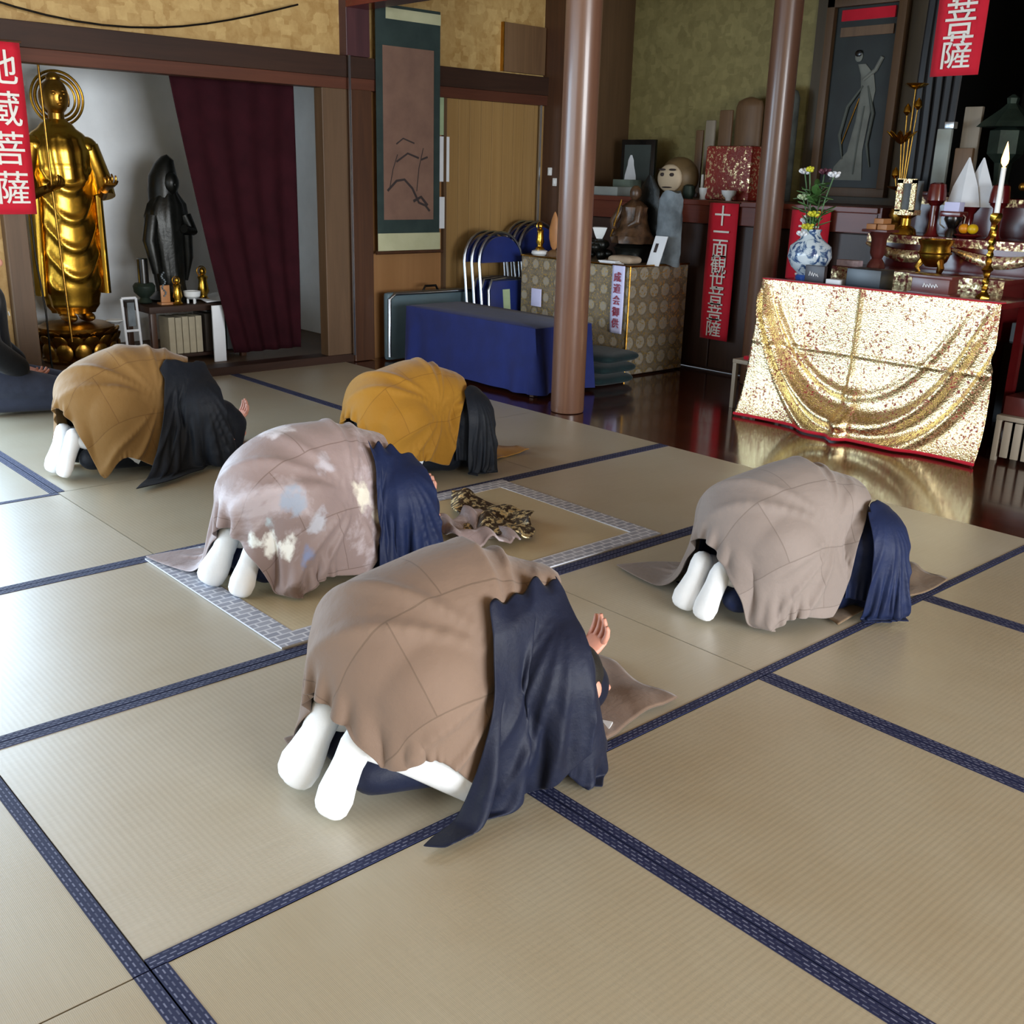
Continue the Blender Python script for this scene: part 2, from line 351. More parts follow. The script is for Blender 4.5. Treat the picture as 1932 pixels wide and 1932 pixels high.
M_HAIR = mat('hair', '15120f', .55, var=.3, vs=40, bs=.4, bscale=150)
M_TABI = cloth_mat('white_cotton', 'dfe3e6', 'eef0f2', .85, .25)
M_KESA_BROWN = kesa_mat('brown_kesa', '6d5a4d', '766254', '615043')
M_KESA_GREY = kesa_mat('taupe_kesa', '776c66', '827771', '6b605a')
M_KESA_OCHRE = kesa_mat('ochre_kesa', '76572c', '7f6034', '694b25')
M_KESA_YEL = kesa_mat('mustard_kesa', '8c6014', '956a1b', '7b5310')
M_KESA_MAUVE = kesa_mat('patterned_kesa', '8b7a78', '938280', '76645f', True)
M_NAVY = cloth_mat('navy_robe', '0b1022', '11182e', .6, .35, .25, .03)
M_NAVY2 = cloth_mat('dark_navy_robe', '0e131b', '151b25', .6, .35, .25, .03)
M_BLUE = cloth_mat('blue_robe', '0d1836', '122044', .6, .35, .25, .03)

def capsules_sdf(P, CA, CB, RA, RB):
    """signed distance and outward normal of points P (n,3) to tapered capsules"""
    best = np.full(len(P), 1e9, np.float32); nor = np.zeros_like(P)
    for a, b, ra, rb in zip(CA, CB, RA, RB):
        ab = b-a; L = float(ab @ ab)+1e-9; t = np.clip((P-a) @ ab/L, 0, 1)[:, None]
        d = P-(a+t*ab); l = np.sqrt((d*d).sum(1))+1e-9; s = l-(ra+(rb-ra)*t[:, 0]); m = s < best
        best[m] = s[m]; nor[m] = d[m]/l[m][:, None]
    return best, nor
def drape(outline, nu, nv, caps, z0=.72, steps=170, gap=.012, iters=5, fric=.75, seed=0, amp=.012, stretch=1.06, floor=.007, bend=.12, grav=.2, pin=False, lay=None):
    """let a cloth sheet fall over the capsules: position based dynamics on a nu x nv grid.
    outline(u, v) -> plan position (x, y) of the flat sheet"""
    U, V = np.meshgrid(np.linspace(0, 1, nu), np.linspace(0, 1, nv), indexing='ij')
    X = np.zeros((nu, nv, 3), np.float32); xy = outline(U, V); X[..., 0], X[..., 1] = xy[0], xy[1]; X[..., 2] = z0
    rng = np.random.default_rng(seed)
    X[..., 2] += sum(amp*np.sin(2*PI*(U*rng.uniform(-4, 4)+V*rng.uniform(-4, 4))+rng.uniform(0, 6)) for _ in range(6))
    flat = X.copy(); flat[..., 2] = 0
    if lay is not None: X[..., 2] += lay(X[..., 0], X[..., 1])
    prev = X.copy(); sl = slice
    B = []
    def pair(a, b, k):
        r = np.linalg.norm(flat[b]-flat[a], axis=-1)*stretch
        if r.size: B.append((a, b, r.astype(np.float32), k))
    for o in (0, 1):
        na = (nu-o)//2*2; nb = (nv-o)//2*2
        pair((sl(o, o+na, 2), sl(None)), (sl(o+1, o+na, 2), sl(None)), 1.0)
        pair((sl(None), sl(o, o+nb, 2)), (sl(None), sl(o+1, o+nb, 2)), 1.0)
        pair((sl(o, o+na, 2), sl(0, nv-1)), (sl(o+1, o+na, 2), sl(1, nv)), .35)
        pair((sl(o, o+na, 2), sl(1, nv)), (sl(o+1, o+na, 2), sl(0, nv-1)), .35)
    for o in range(4):
        m = len(range(o, nu-2, 4)); q = len(range(o, nv-2, 4))
        if m: pair((sl(o, o+4*m-3, 4), sl(None)), (sl(o+2, o+4*m-1, 4), sl(None)), bend)
        if q: pair((sl(None), sl(o, o+4*q-3, 4)), (sl(None), sl(o+2, o+4*q-1, 4)), bend)
    CA, CB, RA, RB = caps; dt2 = (1/45)**2
    for st in range(steps):
        vel = (X-prev)*.965; np.clip(vel, -.03, .03, out=vel); prev = X.copy(); X += vel; X[..., 2] -= 9.8*dt2*grav
        for it in range(iters):
            for a, b, r, k in B:
                A_, B_ = X[a], X[b]; d = B_-A_; l = np.sqrt((d*d).sum(-1))+1e-9
                c = d*((.5*k)*(1-r/l))[..., None]; A_ += c; B_ -= c
        F = X.reshape(-1, 3); s, n = capsules_sdf(F, CA, CB, RA, RB); c = s < gap; G = prev.reshape(-1, 3)
        F[c] += n[c]*(gap-s[c])[:, None]
        d = F[c]-G[c]; dn = (d*n[c]).sum(1)[:, None]*n[c]; F[c] -= (d-dn)*fric
        fl = F[:, 2] < floor; F[fl, 2] = floor; d = F[fl]-G[fl]; d[:, 2] = 0; F[fl] -= d*fric
        X = F.reshape(nu, nv, 3)
        if pin:
            t = (s < gap+.004).reshape(nu, nv)[:, 0]; X[t, 0] = prev[t, 0]
    return X, flat
def crease(X, flat, center, amp=.015, k=6.0, r0=.24, w=.2, ph=0.0):
    """folds of the cloth that run out from where it is tied"""
    T = np.gradient(X, axis=0); B = np.gradient(X, axis=1); N = np.cross(T, B); N /= np.linalg.norm(N, axis=-1, keepdims=True)+1e-9
    N *= np.sign((N[..., 2:]).mean()); d = flat[..., :2]-np.array(center); r = np.hypot(d[..., 0], d[..., 1]); th = np.arctan2(d[..., 1], d[..., 0])
    q = np.sin(k*th+ph+3.5*r+1.2*np.sin(5*th)); h = (1-np.abs(q))**2*1.4
    return X+N*(amp*np.exp(-((r-r0)/w)**2)*h*(X[..., 2] > .03))[..., None]
def sheet(name, X, flat, m, parent, thick=.004, levels=1, **props):
    nu, nv = X.shape[:2]; mb = MB(); v = X.reshape(-1, 3); f = []; uv = []
    q = flat[..., :2]
    for i in range(nu-1):
        for j in range(nv-1):
            f.append((i*nv+j, (i+1)*nv+j, (i+1)*nv+j+1, i*nv+j+1)); uv.append([tuple(q[a]+.6) for a in ((i, j), (i+1, j), (i+1, j+1), (i, j+1))])
    mb.add(v, f, uv); o = mb.build(name, m, None, True, **props)
    for e in o.data.edges: e.use_edge_sharp = False
    o.parent = parent
    s = o.modifiers.new('thick', 'SOLIDIFY'); s.thickness = thick; s.offset = 0
    s = o.modifiers.new('smooth', 'SUBSURF'); s.levels = s.render_levels = levels
    return o
def quad(rl, rr, fl, fr, bow=(0, 0, 0, 0)):
    """u: rear to front, v: left to right; bow bulges the rear, front, left, right edges"""
    rl, rr, fl, fr = (np.array(p, float) for p in (rl, rr, fl, fr))
    def fn(U, V):
        P = ((1-U)*(1-V))[..., None]*rl+((1-U)*V)[..., None]*rr+(U*(1-V))[..., None]*fl+(U*V)[..., None]*fr
        x = P[..., 0]-bow[0]*(1-U)*np.sin(PI*V)+bow[1]*U*np.sin(PI*V); y = P[..., 1]+bow[2]*(1-V)*np.sin(PI*U)-bow[3]*V*np.sin(PI*U)
        return x, y
    return fn
def lerp3(a, b, t): return tuple(a[i]+(b[i]-a[i])*t for i in range(3))
def hand_mb(mb, wrist, side, up=.35, curl=.25, spread=1.0, yaw=0.0, palm_up=True):
    """palm with four bent fingers of unequal length and a thumb from the side of the palm; points forward (+x) and up"""
    R = Matrix.Rotation(yaw, 3, 'Z') @ Matrix.Rotation(-up, 3, 'Y')
    w = Vector(wrist); k = 1 if palm_up else -1
    def T(x, y, z): return w+R @ Vector((x, y*side, z*k))
    ring = []
    for x, hw, hz in ((-.03, .024, .02), (0, .026, .019), (.03, .036, .017), (.06, .041, .015), (.085, .041, .012), (.095, .036, .008)):
        ring.append([T(x, hw*math.cos(2*PI*j/12), hz*math.sin(2*PI*j/12)) for j in range(12)])
    mb.rings(ring)
    for i, (y, L) in enumerate(((.03, .066), (.0105, .075), (-.0105, .070), (-.03, .054))):
        p = [(.08, y, 0)]; a = 0.05; x, z = .08, 0
        for seg in (.46, .31, .23):
            a += curl*(1+.2*i); x += L*seg*math.cos(a); z += L*seg*math.sin(a); p.append((x, y*(1+.25*spread*(x-.08)/.07), z))
        mb.tube([T(*q) for q in p], [.0092, .0086, .0078, .0056], 8)
    th = [(.015, .026, .004), (.035, .045, .01), (.056, .056, .018), (.076, .058, .024)]
    mb.tube([T(*q) for q in th], [.013, .0115, .0095, .006], 8)
def body_mesh(name, joints, extra, vox=.011):
    """joints: list of tapered limbs (a, b, ra, rb) fused into one continuous surface; extra(mb): hands and ears joined on"""
    mb = MB()
    for a, b, ra, rb in joints:
        A, B = Vector(a), Vector(b); pts = []; rr = []; t = (B-A)
        L = t.length; t.normalize()
        for k in (-.94, -.7, -.36): pts.append(A+t*ra*k); rr.append(ra*math.sqrt(1-k*k))
        for k in (0, .33, .67, 1): pts.append(A.lerp(B, k)); rr.append(ra+(rb-ra)*k)
        for k in (.36, .7, .94): pts.append(B+t*rb*k); rr.append(rb*math.sqrt(1-k*k))
        mb.tube(pts, rr, 14)
    o = mb.build('fuse', M_SKIN); r = o.modifiers.new('r', 'REMESH'); r.mode = 'VOXEL'; r.voxel_size = vox; r.use_smooth_shade = True
    sm = o.modifiers.new('s', 'SMOOTH'); sm.factor = .6; sm.iterations = 8
    dg = bpy.context.evaluated_depsgraph_get(); me = bpy.data.meshes.new_from_object(o.evaluated_get(dg)); bpy.data.objects.remove(o)
    me.materials.clear(); bm = bmesh.new(); bm.from_mesh(me); h = MB(); extra(h); vs = [bm.verts.new(p) for p in h.v]
    for q in h.f:
        try: bm.faces.new([vs[i] for i in q]).smooth = True
        except ValueError: pass
    bm.to_mesh(me); bm.free(); me.name = name
    return me
def tabi_mb(toe, heel, width=.046, tilt=0.0, ankle=None, split=True, side=1, cuff=1.0):
    """split-toed sock, sole up, from toe to heel, running on over the ankle to the shin"""
    mb = MB(); A, B = Vector(toe), Vector(heel); t = (B-A); L = t.length; t.normalize()
    side_v = t.cross(Vector((0, 0, 1))).normalized()*side; upv = side_v.cross(t)*side
    side_v = (side_v*math.cos(tilt)+upv*math.sin(tilt)).normalized(); upv = (t.cross(side_v)*-side).normalized()
    if upv.z < 0: upv = -upv
    prof = [(0, .3, .3), (.012, .52, .5), (.04, .72, .66), (.1, .9, .8), (.24, 1.0, .85), (.4, .93, .82), (.6, .8, .86), (.8, .76, 1.0), (.93, .68, 1.0), (1.0, .46, .72), (1.03, .2, .3)]
    R = []
    for s, w, h in prof:
        ring = []
        for j in range(18):
            a = 2*PI*j/18; c, sn = math.cos(a), math.sin(a)
            notch = -.42*max(0, 1-s/.26)*math.exp(-((c-.38)/.14)**2) if split else 0
            wr = .05*math.sin(s*34+c*3+sn*2)*(s > .4)-.16*max(0, c)*math.exp(-((s-.5)/.2)**2)
            ring.append(A+t*(s*L+0)+side_v*(c*w*width*(1+wr))+upv*(sn*h*.036*(1+notch+wr)))
        R.append(ring)
    mb.rings(R)
    if ankle is not None:
        K = Vector(ankle); H = A+t*L*.84-upv*.012
        pts = [H.lerp(K, k) for k in (0, .2, .4, .6, .8, 1)]
        mb.tube(pts, [r*(1+(cuff-1)*i/5) for i, r in enumerate((.036, .04, .043, .046, .05, .053))], 16)
    return mb
def prostrate(loc, rz, sc, label, kesa, navy, kq, nq, seed, feet, hands=True, z_kesa=.64, kbow=(.03, .02, .02, .02), hair=True, nk=(68, 76), nn=(48, 72), hand_yaw=0.0, zs=1.0, dx=-.06, skirt=None, sleeve=None):
    J = dict(pel=(.23, 0, .325), sp=(.40, 0, .365), ch=(.58, 0, .315), nk=(.715, 0, .215), hd=(.825, 0, .12))
    body = [(J['pel'], J['sp'], .125, .125), (J['sp'], J['ch'], .125, .125), (J['ch'], J['nk'], .10, .05), (J['nk'], J['hd'], .05, .07), ((.80, 0, .155), (.85, 0, .105), .082, .075)]
    clo = [(J['pel'], J['sp'], .165, .16), (J['sp'], J['ch'], .16, .15), (J['ch'], J['nk'], .14, .09), (J['nk'], J['hd'], .09, .1), ((.80, 0, .155), (.85, 0, .11), .095, .085)]
    for s in (1, -1):
        hip, kn, an = (.25, .085*s, .30), (.55, .115*s, .075), (.13, .075*s, .085)
        sh, el, wr = (.63, .145*s, .26), (.69, .185*s, .075), (.94, .15*s, .075)
        if s < 0: wr = (.65, -.13, .05)
        body += [(hip, kn, .095, .062), (kn, an, .058, .036), (J['ch'], sh, .09, .06), (sh, el, .052, .043), (el, wr, .042, .027)]
        clo += [((.06, .08*s, .02), (.13, .08*s, .19), .045, .05)]
        clo += [(hip, kn, .125, .085), (kn, an, .07, .05), (J['ch'], sh, .14, .10), (sh, el, .095, .075), (el, wr, .07, .045)]
    def sh_(p): return (p[0]+dx*min(1, max(0, (p[0]-.3)/.4)), p[1], p[2])
    body = [(sh_(a), sh_(b), c, d) for a, b, c, d in body]; clo = [(sh_(a), sh_(b), c, d) for a, b, c, d in clo]
    def extra(mb):
        for s in (1, -1):
            if s > 0: hand_mb(mb, sh_((.955, .15, .085)), 1, up=.7, yaw=hand_yaw)
            else: hand_mb(mb, sh_((.66, -.12, .05)), -1, up=.1)
            mb.ell(sh_((.84, .078*s, .13)), (.02, .011, .03))
        mb.ell(sh_((.925, 0, .075)), (.02, .014, .02)); mb.ell(sh_((.885, 0, .045)), (.014, .022, .012))
        for s in (1, -1): mb.ell(sh_((.915, .03*s, .1)), (.01, .014, .01))
    o = bpy.data.objects.new('person', body_mesh('person', body, extra)); COL.objects.link(o); o.data.materials.append(M_SKIN)
    tag(o, label, 'person', 'people bowing on the tatami')
    CA, CB = (np.array([c[i] for c in clo], np.float32) for i in (0, 1)); RA, RB = ([c[i] for c in clo] for i in (2, 3))
    if hair:
        h = MB(); h.ell(sh_((.815, 0, .148)), (.09, .09, .092), 18, 12); h.ell(sh_((.755, 0, .165)), (.03, .035, .03)); h.build('hair', M_HAIR, None).parent = o
    X, fl = drape(nq, nn[0], nn[1], (CA, CB, RA, RB), .62, 280, .008, seed=seed)
    sheet('robe', X, fl, navy, o)
    X, fl = drape(kq, nk[0], nk[1], (CA, CB, RA, RB), z_kesa, 330, .028, seed=seed+5, floor=.016, stretch=1.07, fric=.86)
    X = crease(X, fl, (.40, -.22), ph=seed*1.7); X = crease(X, fl, (.60, .02), .004, 11, .1, .12, seed)
    sheet('kesa', X, fl, kesa, o)
    X, fl = drape(sleeve, 40, 48, (CA, CB, RA, RB), .5, 280, .062, seed=seed+3, floor=.02, pin=True, stretch=1.04)
    for q in range(6): X[1:-1, :3] = X[1:-1, :3]*.5+.25*(X[:-2, :3]+X[2:, :3])
    X = X+(crease(X, fl, (.58, -.14), .012, 13, .26, .16, seed)-X)*np.linspace(0, 2, X.shape[1]).clip(0, 1)[None, :, None]
    sheet('sleeve', X, fl, navy, o)
    u = bpy.data.objects.new('under_robe', body_mesh('under_robe', [(a, b, c*(1.08 if c < .08 else .96), d*(1.08 if c < .08 else .96)) for a, b, c, d in clo[2:3]+clo[:2]+[q for q in clo if q[2] in (.125, .07, .095)]], lambda m: None, .014))
    u.data.materials.append(navy); COL.objects.link(u); u.parent = o
    if skirt:
        X, fl = drape(skirt, 40, 64, (CA, CB, RA, RB), .5, 240, .006, seed=seed+9)
        sheet('skirt', X, fl, navy, o)
    for f in feet: tabi_mb(**f).build('tabi', M_TABI, None).parent = o
    o.location = loc; o.rotation_euler = (0, 0, rz); o.scale = (sc, sc, sc*zs)
    return o
FEET_A = [dict(toe=(.0, .075, .015), heel=(.10, .06, .21), tilt=.55, ankle=(.30, .085, .09), side=-1, width=.057), dict(toe=(.02, -.085, .015), heel=(.12, -.07, .20), tilt=-.2, ankle=(.34, -.13, .085), side=1, width=.048)]
FEET_4 = [FEET_A[0], dict(FEET_A[1], ankle=(.34, -.165, .085), cuff=1.55)]
FEET_B = [dict(toe=(.0, .055, .015), heel=(.08, .05, .22), tilt=.4, ankle=(.30, .085, .09), side=-1, width=.052), dict(toe=(.01, -.045, .015), heel=(.09, -.05, .215), tilt=-.15, ankle=(.34, -.12, .085), side=1, width=.05)]
SK = quad((.06, .38), (.06, -.36), (.5, .40), (.5, -.40), (-.10, 0, 0, 0))
SK5 = quad((.06, .52), (.06, -.42), (.5, .46), (.5, -.42), (-.10, 0, 0, 0))
RO = quad((.46, .48), (.46, -.42), (.78, .42), (.68, -.42))
prostrate((.545, .27, 0), -.16, 1.0, 'person bowing face down in a plain brown kesa with two white-socked feet apart', M_KESA_BROWN, M_NAVY,
          quad((-.03, .44), (.06, -.255), (.72, .44), (.26, -.42), (.06, .16, 0, .02)), RO, 1, FEET_4, zs=.98, dx=-.10, sleeve=quad((.36, -.18), (.0, -.40), (.60, -.10), (.50, -.40), (.07, .03, 0, .03)))
prostrate((.97, 1.50, 0), .04, 1.0, 'person bowing on the grey-bordered rush mat in a mauve kesa painted with flowers', M_KESA_MAUVE, M_BLUE,
          quad((-.08, .56), (.0, -.42), (.74, .44), (.38, -.46), (.0, .10, 0, 0)), quad((.50, .48), (.5, -.42), (.92, .40), (.86, -.42)), 2, FEET_A, zs=.94, dx=0, skirt=quad((-.04, .42), (.12, -.38), (.5, .46), (.5, -.42), (-.03, 0, 0, 0)), sleeve=quad((.50, -.15), (.24, -.52), (.70, -.12), (.70, -.48)))
prostrate((2.05, .40, 0), -.28, .95, 'person bowing in a taupe kesa with white soles together, beside the wooden floor', M_KESA_GREY, M_BLUE,
          quad((.0, .62), (.0, -.44), (.74, .50), (.34, -.47), (.0, .12, 0, 0)), RO, 3, FEET_B, zs=.92, dx=-.06, skirt=SK5, sleeve=quad((.52, -.15), (.46, -.48), (.66, -.10), (.68, -.50)))
prostrate((1.04, 3.17, 0), .02, 1.0, 'person bowing in a dull ochre kesa beside the gilt lotus pedestal', M_KESA_OCHRE, M_NAVY2,
          quad((-.03, .42), (.02, -.40), (.76, .44), (.28, -.44), (.0, .14, 0, -.03)), quad((.50, .48), (.5, -.42), (.95, .40), (.90, -.40)), 4, FEET_B, dx=0, skirt=SK, sleeve=quad((.44, -.16), (.08, -.52), (.70, -.10), (.68, -.48)))
prostrate((2.02, 2.36, 0), 0, .98, 'person bowing in a bright mustard kesa before the blue draped table', M_KESA_YEL, M_NAVY2,
          quad((-.03, .46), (.02, -.42), (.74, .44), (.38, -.44), (.0, .10, 0, -.03)), RO, 5, FEET_B, zs=.95, dx=-.05, skirt=SK, sleeve=quad((.52, -.17), (.44, -.50), (.66, -.10), (.66, -.50)))
# ---------------------------------------------------------------- materials of the objects
def gold_cloth(name, scale=130, red='8a2422', amount=.43, rough=.27):
    k = NT(name); o = k.coord('Object'); vo = k.n('TexVoronoi', {'Scale': float(scale)}); k.t.links.new(o, vo.inputs['Vector'])
    n = k.noise(o, scale*.55, 3, .6); m = k.ramp(k.math('ADD', k.math('MULTIPLY', n, .75), k.math('MULTIPLY', k.noise(o, 7, 3), .25)), [(amount-.05, (0, 0, 0)), (amount+.05, (1, 1, 1))])
    nb = k.bump(vo.outputs['Distance'], .4, .004); nb = k.bump(k.noise(o, 30, 3), .25, .01, nb)
    k.p(Base_Color=k.mix(m, lin(red), lin('f8e4b0')), Metallic=m, Roughness=k.mix(m, (.5, .5, .5, 1), (rough, rough, rough, 1)), Normal=nb); return k.m
M_LAME = gold_cloth('gold_lame')
M_BROC = gold_cloth('red_gold_brocade', 60, '6b1d1a', .5, .35)
M_WRAP = gold_cloth('red_gold_wrap', 90, '7c2014', .58, .3)
M_LEOP = gold_cloth('black_gold_brocade', 75, '2a1c10', .56, .45)
def brocade(name):
    k = NT(name); o = k.coord('Object'); vo = k.n('TexVoronoi', {'Scale': 8.5, 'Randomness': 0.0}); k.t.links.new(o, vo.inputs['Vector'])
    ring = k.ramp(vo.outputs['Distance'], [(.0, lin('8f8778')[:3]), (.33, lin('9a9283')[:3]), (.40, lin('6a604e')[:3]), (.6, lin('7d7260')[:3])])
    g = k.ramp(k.noise(o, 70, 3), [(.56, (0, 0, 0)), (.64, (1, 1, 1))])
    k.p(Base_Color=k.mix(g, ring, lin('d8b668')), Metallic=k.math('MULTIPLY', g, .8), Roughness=.42, Normal=k.bump(k.noise(o, 120, 2), .2, .002)); return k.m
M_CIRC = brocade('medallion_brocade')
M_GILT = mat('gilt', 'c89c3a', .26, 1.0, var=.15, vs=9, bs=.12, bscale=60)
M_GILT2 = mat('old_gilt', 'a87c34', .32, 1.0, var=.25, vs=12, bs=.2, bscale=70)
M_BRONZE = mat('dark_bronze', '161714', .38, .5, var=.3, vs=14, bs=.3, bscale=50)
M_GREENB = mat('green_bronze', '2c3a31', .5, .4, var=.3, bs=.3)
M_MAROON = cloth_mat('maroon_cloth', '240a10', '2e0e15', .9, .25, .1, 0)
M_RED = cloth_mat('red_banner_cloth', 'b5162a', 'c21c30', .75, .1, .2)
M_LETTER = mat('letter_white', 'd9d6cf', .7, var=.06)
M_LETTERR = mat('letter_red', '8f3145', .7)
M_BLUECL = cloth_mat('blue_tablecloth', '0b1850', '0f1f60', .75, .2, .3)
M_DGREEN = cloth_mat('dark_green_cushion', '0e1f22', '152a2c', .8, .2, .2)
M_CHAIRB = cloth_mat('chair_blue_vinyl', '10205c', '15286c', .45, .1, .5)
M_CASE = mat('blue_grey_plastic', '566a72', .4, var=.06)
M_PAPER = mat('white_paper', 'd9dde2', .8, var=.04)
M_LILAC = mat('lilac_paper', 'c6c8ea', .8, var=.04)
M_GREENP = mat('pale_green_paper', '9cae8a', .8)
M_STONE = mat('grey_stone', '6b747a', .8, var=.35, vs=7, bs=.5, bscale=30)
M_DSTONE = mat('dark_stone', '474b46', .8, var=.4, vs=9, bs=.6, bscale=24)
M_CERAM = mat('white_ceramic', 'd5d9da', .2, var=.04)
M_WAX = mat('white_wax', 'e4e4e0', .45, var=.03)
M_TABLET = wood('tablet_wood', '5e452e', '74583c', .5)
M_TABLET2 = wood('pale_tablet_wood', '83796a', '938877', .55)
M_CARVED = mat('carved_wood', '4a3422', .4, var=.4, vs=18, bs=.4, bscale=40)
M_ORANGEW = mat('orange_wood', 'b07a4c', .45, var=.15)
M_RBOX = mat('red_brown_box', '5b2a26', .3, var=.2)
M_PALEW = wood('pale_stool_wood', 'a09482', 'b3a794', .5)
M_SCROLL = cloth_mat('scroll_green_silk', '23302f', '2c3a38', .7, .1, .2)
M_PAINT = cloth_mat('scroll_brown_paper', '6a5146', '785d4f', .8, .08, .2)
M_CREAM = cloth_mat('scroll_cream_silk', 'a3a383', 'b0b090', .8, .08, .2)
M_INK = mat('ink', '2e2423', .8)
M_LEAF = mat('leaf', '3d6230', .5, var=.3)
M_YELFL = mat('yellow_petal', 'c3c22e', .6); M_ORAN = mat('orange_peel', 'd88a12', .4, bs=.2, bscale=200)
def porcelain():
    k = NT('blue_white_porcelain'); o = k.coord('Object'); n = k.noise(o, 16, 4, .6, 1.5)
    k.p(Base_Color=k.ramp(n, [(.50, 'b9c6cf'), (.56, '5f7896'), (.62, '2b426e')]), Roughness=.12); return k.m
M_PORC = porcelain()
def L(name, label, cat, prof, m, loc, n=20, group=None, sx=1, sy=1, fold=None):
    o = MB().lathe(prof, 0, 0, 0, n, sx, sy, fold).build(name, m); o.location = loc; return tag(o, label, cat, group)
def B(name, label, cat, box, m, bev=.004, group=None, rz=0):
    c = ((box[0]+box[1])/2, (box[2]+box[3])/2, box[4])
    o = MB().box(box[0]-c[0], box[1]-c[0], box[2]-c[1], box[3]-c[1], 0, box[5]-box[4], bev).build(name, m); o.location = c; o.rotation_euler = (0, 0, rz); return tag(o, label, cat, group)
def part(name, mb, m, parent, smooth=True): return mb.build(name, m, parent, smooth)
# ---------------------------------------------------------------- gilt standing figure in the closet
t = thing('standing_statue', 'tall gilt standing temple figure with a staff and ringed halo', 'statue', (2.17, 5.9, .03))
x0, y0 = 2.17, 5.9
mb = MB(); R = []
prof = [(.36, .135, .11), (.42, .17, .13), (.55, .195, .145), (.8, .195, .15), (1.05, .19, .145), (1.25, .195, .14), (1.40, .205, .135), (1.50, .175, .115), (1.56, .11, .085), (1.60, .06, .06)]
def ip(z):
    for a, b in zip(prof, prof[1:]):
        if z <= b[0]: f = (z-a[0])/(b[0]-a[0]); f = f*f*(3-2*f); return a[1]+(b[1]-a[1])*f, a[2]+(b[2]-a[2])*f
    return prof[-1][1:]
for i in range(90):
    z = .36+i*(1.60-.36)/89; rx, ry = ip(z); ring = []
    for j in range(64):
        a = 2*PI*j/64; c, s = math.cos(a), math.sin(a); fr = max(0, -s)
        w = math.sin(34*(z-.22*c*c*(z < 1.3)))
        d = .016*fr*max(0, w)**2*(z < 1.32)*(z > .5)+.012*math.sin(9*a)*(1-fr)*min(1, max(0, (1.5-z)*2))+.012*fr*abs(math.sin(7*a+2*z))*(z >= 1.22)*(z < 1.5)
        ring.append((x0+c*(rx+d), y0+s*(ry+d), z))
    R.append(ring)
mb.rings(R); part('robe', mb, M_GILT, t)
hd = MB(); hd.ell((x0, y0-.02, 1.735), (.083, .092, .115), 24, 16); hd.ell((x0, y0-.02, 1.845), (.045, .045, .04)); hd.ell((x0, y0-.115, 1.725), (.012, .02, .022)); hd.tube([(x0, y0-.01, 1.58), (x0, y0-.015, 1.66)], .05, 14)
for s in (1, -1):
    hd.ell((x0+s*.085, y0-.01, 1.72), (.012, .02, .045)); hd.ell((x0+s*.032, y0-.098, 1.75), (.018, .012, .008)); hd.ell((x0+s*.03, y0-.1, 1.768), (.022, .01, .005))
hd.ell((x0, y0-.105, 1.688), (.022, .012, .008)); part('head', hd, M_GILT2, t)
for s in (1, -1):
    sl = MB(); pts = [(x0+s*.18, y0-.02, 1.44), (x0+s*.235, y0-.03, 1.25), (x0+s*.235, y0-.08, 1.12)]; sl.tube(pts, [.07, .075, .08], 16); sl.ell((x0+s*.165, y0-.01, 1.43), (.085, .085, .075))
    R = [[(x0+s*(.20+.012*i/8)+math.cos(2*PI*j/20)*.032*(1+.2*math.sin(3*j)), y0-.03+math.sin(2*PI*j/20)*(.085-.003*i), 1.16-i*.075) for j in range(20)] for i in range(10)]; sl.rings(R); part('sleeve', sl, M_GILT, t)
    fo = MB(); fo.tube([(x0+s*.225, y0-.08, 1.13), (x0+s*(.20 if s > 0 else .17), y0-.2, 1.17)], [.035, .026], 12)
    hx, hy, hz = (x0+s*.20, y0-.22, 1.18) if s > 0 else (x0-.155, y0-.23, 1.17)
    hand_mb(fo, (hx, hy, hz), s, up=.3, yaw=-PI/2 if s > 0 else -1.2, curl=.5); part('hand', fo, M_GILT2, t)
    ft = MB(); ft.ell((x0+s*.06, y0-.05, .335), (.045, .11, .035)); ft.tube([(x0+s*.06, y0, .34), (x0+s*.06, y0, .46)], .045, 12); part('foot', ft, M_GILT2, t)
part('jewel', MB().ell((x0+.2, y0-.28, 1.225), (.03, .03, .034)), M_GILT, t)
part('staff', MB().tube([(x0-.125, y0-.25, .20), (x0-.15, y0-.235, 1.2), (x0-.155, y0-.225, 1.93)], .0075, 10), M_GILT2, t)
ha = MB()
for r, th in ((.115, .008), (.142, .011), (.168, .009)):
    ha.tube([(x0+.07+r*math.cos(2*PI*i/48), y0+.13, 1.735+r*math.sin(2*PI*i/48)) for i in range(49)], th, 8, False)
ha.tube([(x0+.02, y0+.12, 1.5), (x0+.06, y0+.13, 1.6)], .01, 8); part('halo', ha, M_GILT, t)
part('pedestal', MB().lathe([(.22, .03), (.24, .05), (.2, .09), (.15, .12), (.17, .17), (.24, .21), (.25, .27), (.2, .29), (.1, .30)], x0, y0, 0, 40), M_GILT2, t)
pm = None
for row, (n, rr, zz, tl) in enumerate(((16, .255, .18, .5), (16, .235, .225, .95), (14, .265, .12, .1))):
    for i in range(n):
        a = 2*PI*(i+.5*row)/n; mb = MB(); mb.ell((0, 0, .0), (.055, .014, .06), 10, 7, Matrix.Rotation(-tl, 3, 'X'))
        if pm is None: o = part('petal', mb, M_GILT2, t); pm = {}
        if row not in pm: pm[row] = mb.mesh('petal', M_GILT2)
        o = bpy.data.objects.new('petal', pm[row]); COL.objects.link(o); o.parent = t
        o.matrix_parent_inverse = WM(t).inverted(); o.location = (x0+rr*math.cos(a), y0+rr*math.sin(a), zz); o.rotation_euler = (0, 0, a-PI/2)
for o in list(kids(t)):
    if o.name.startswith('petal') and o.location.length < .001 and o.matrix_parent_inverse.translation.length > .1 and abs(o.location.x) < 1e-6: bpy.data.objects.remove(o); break
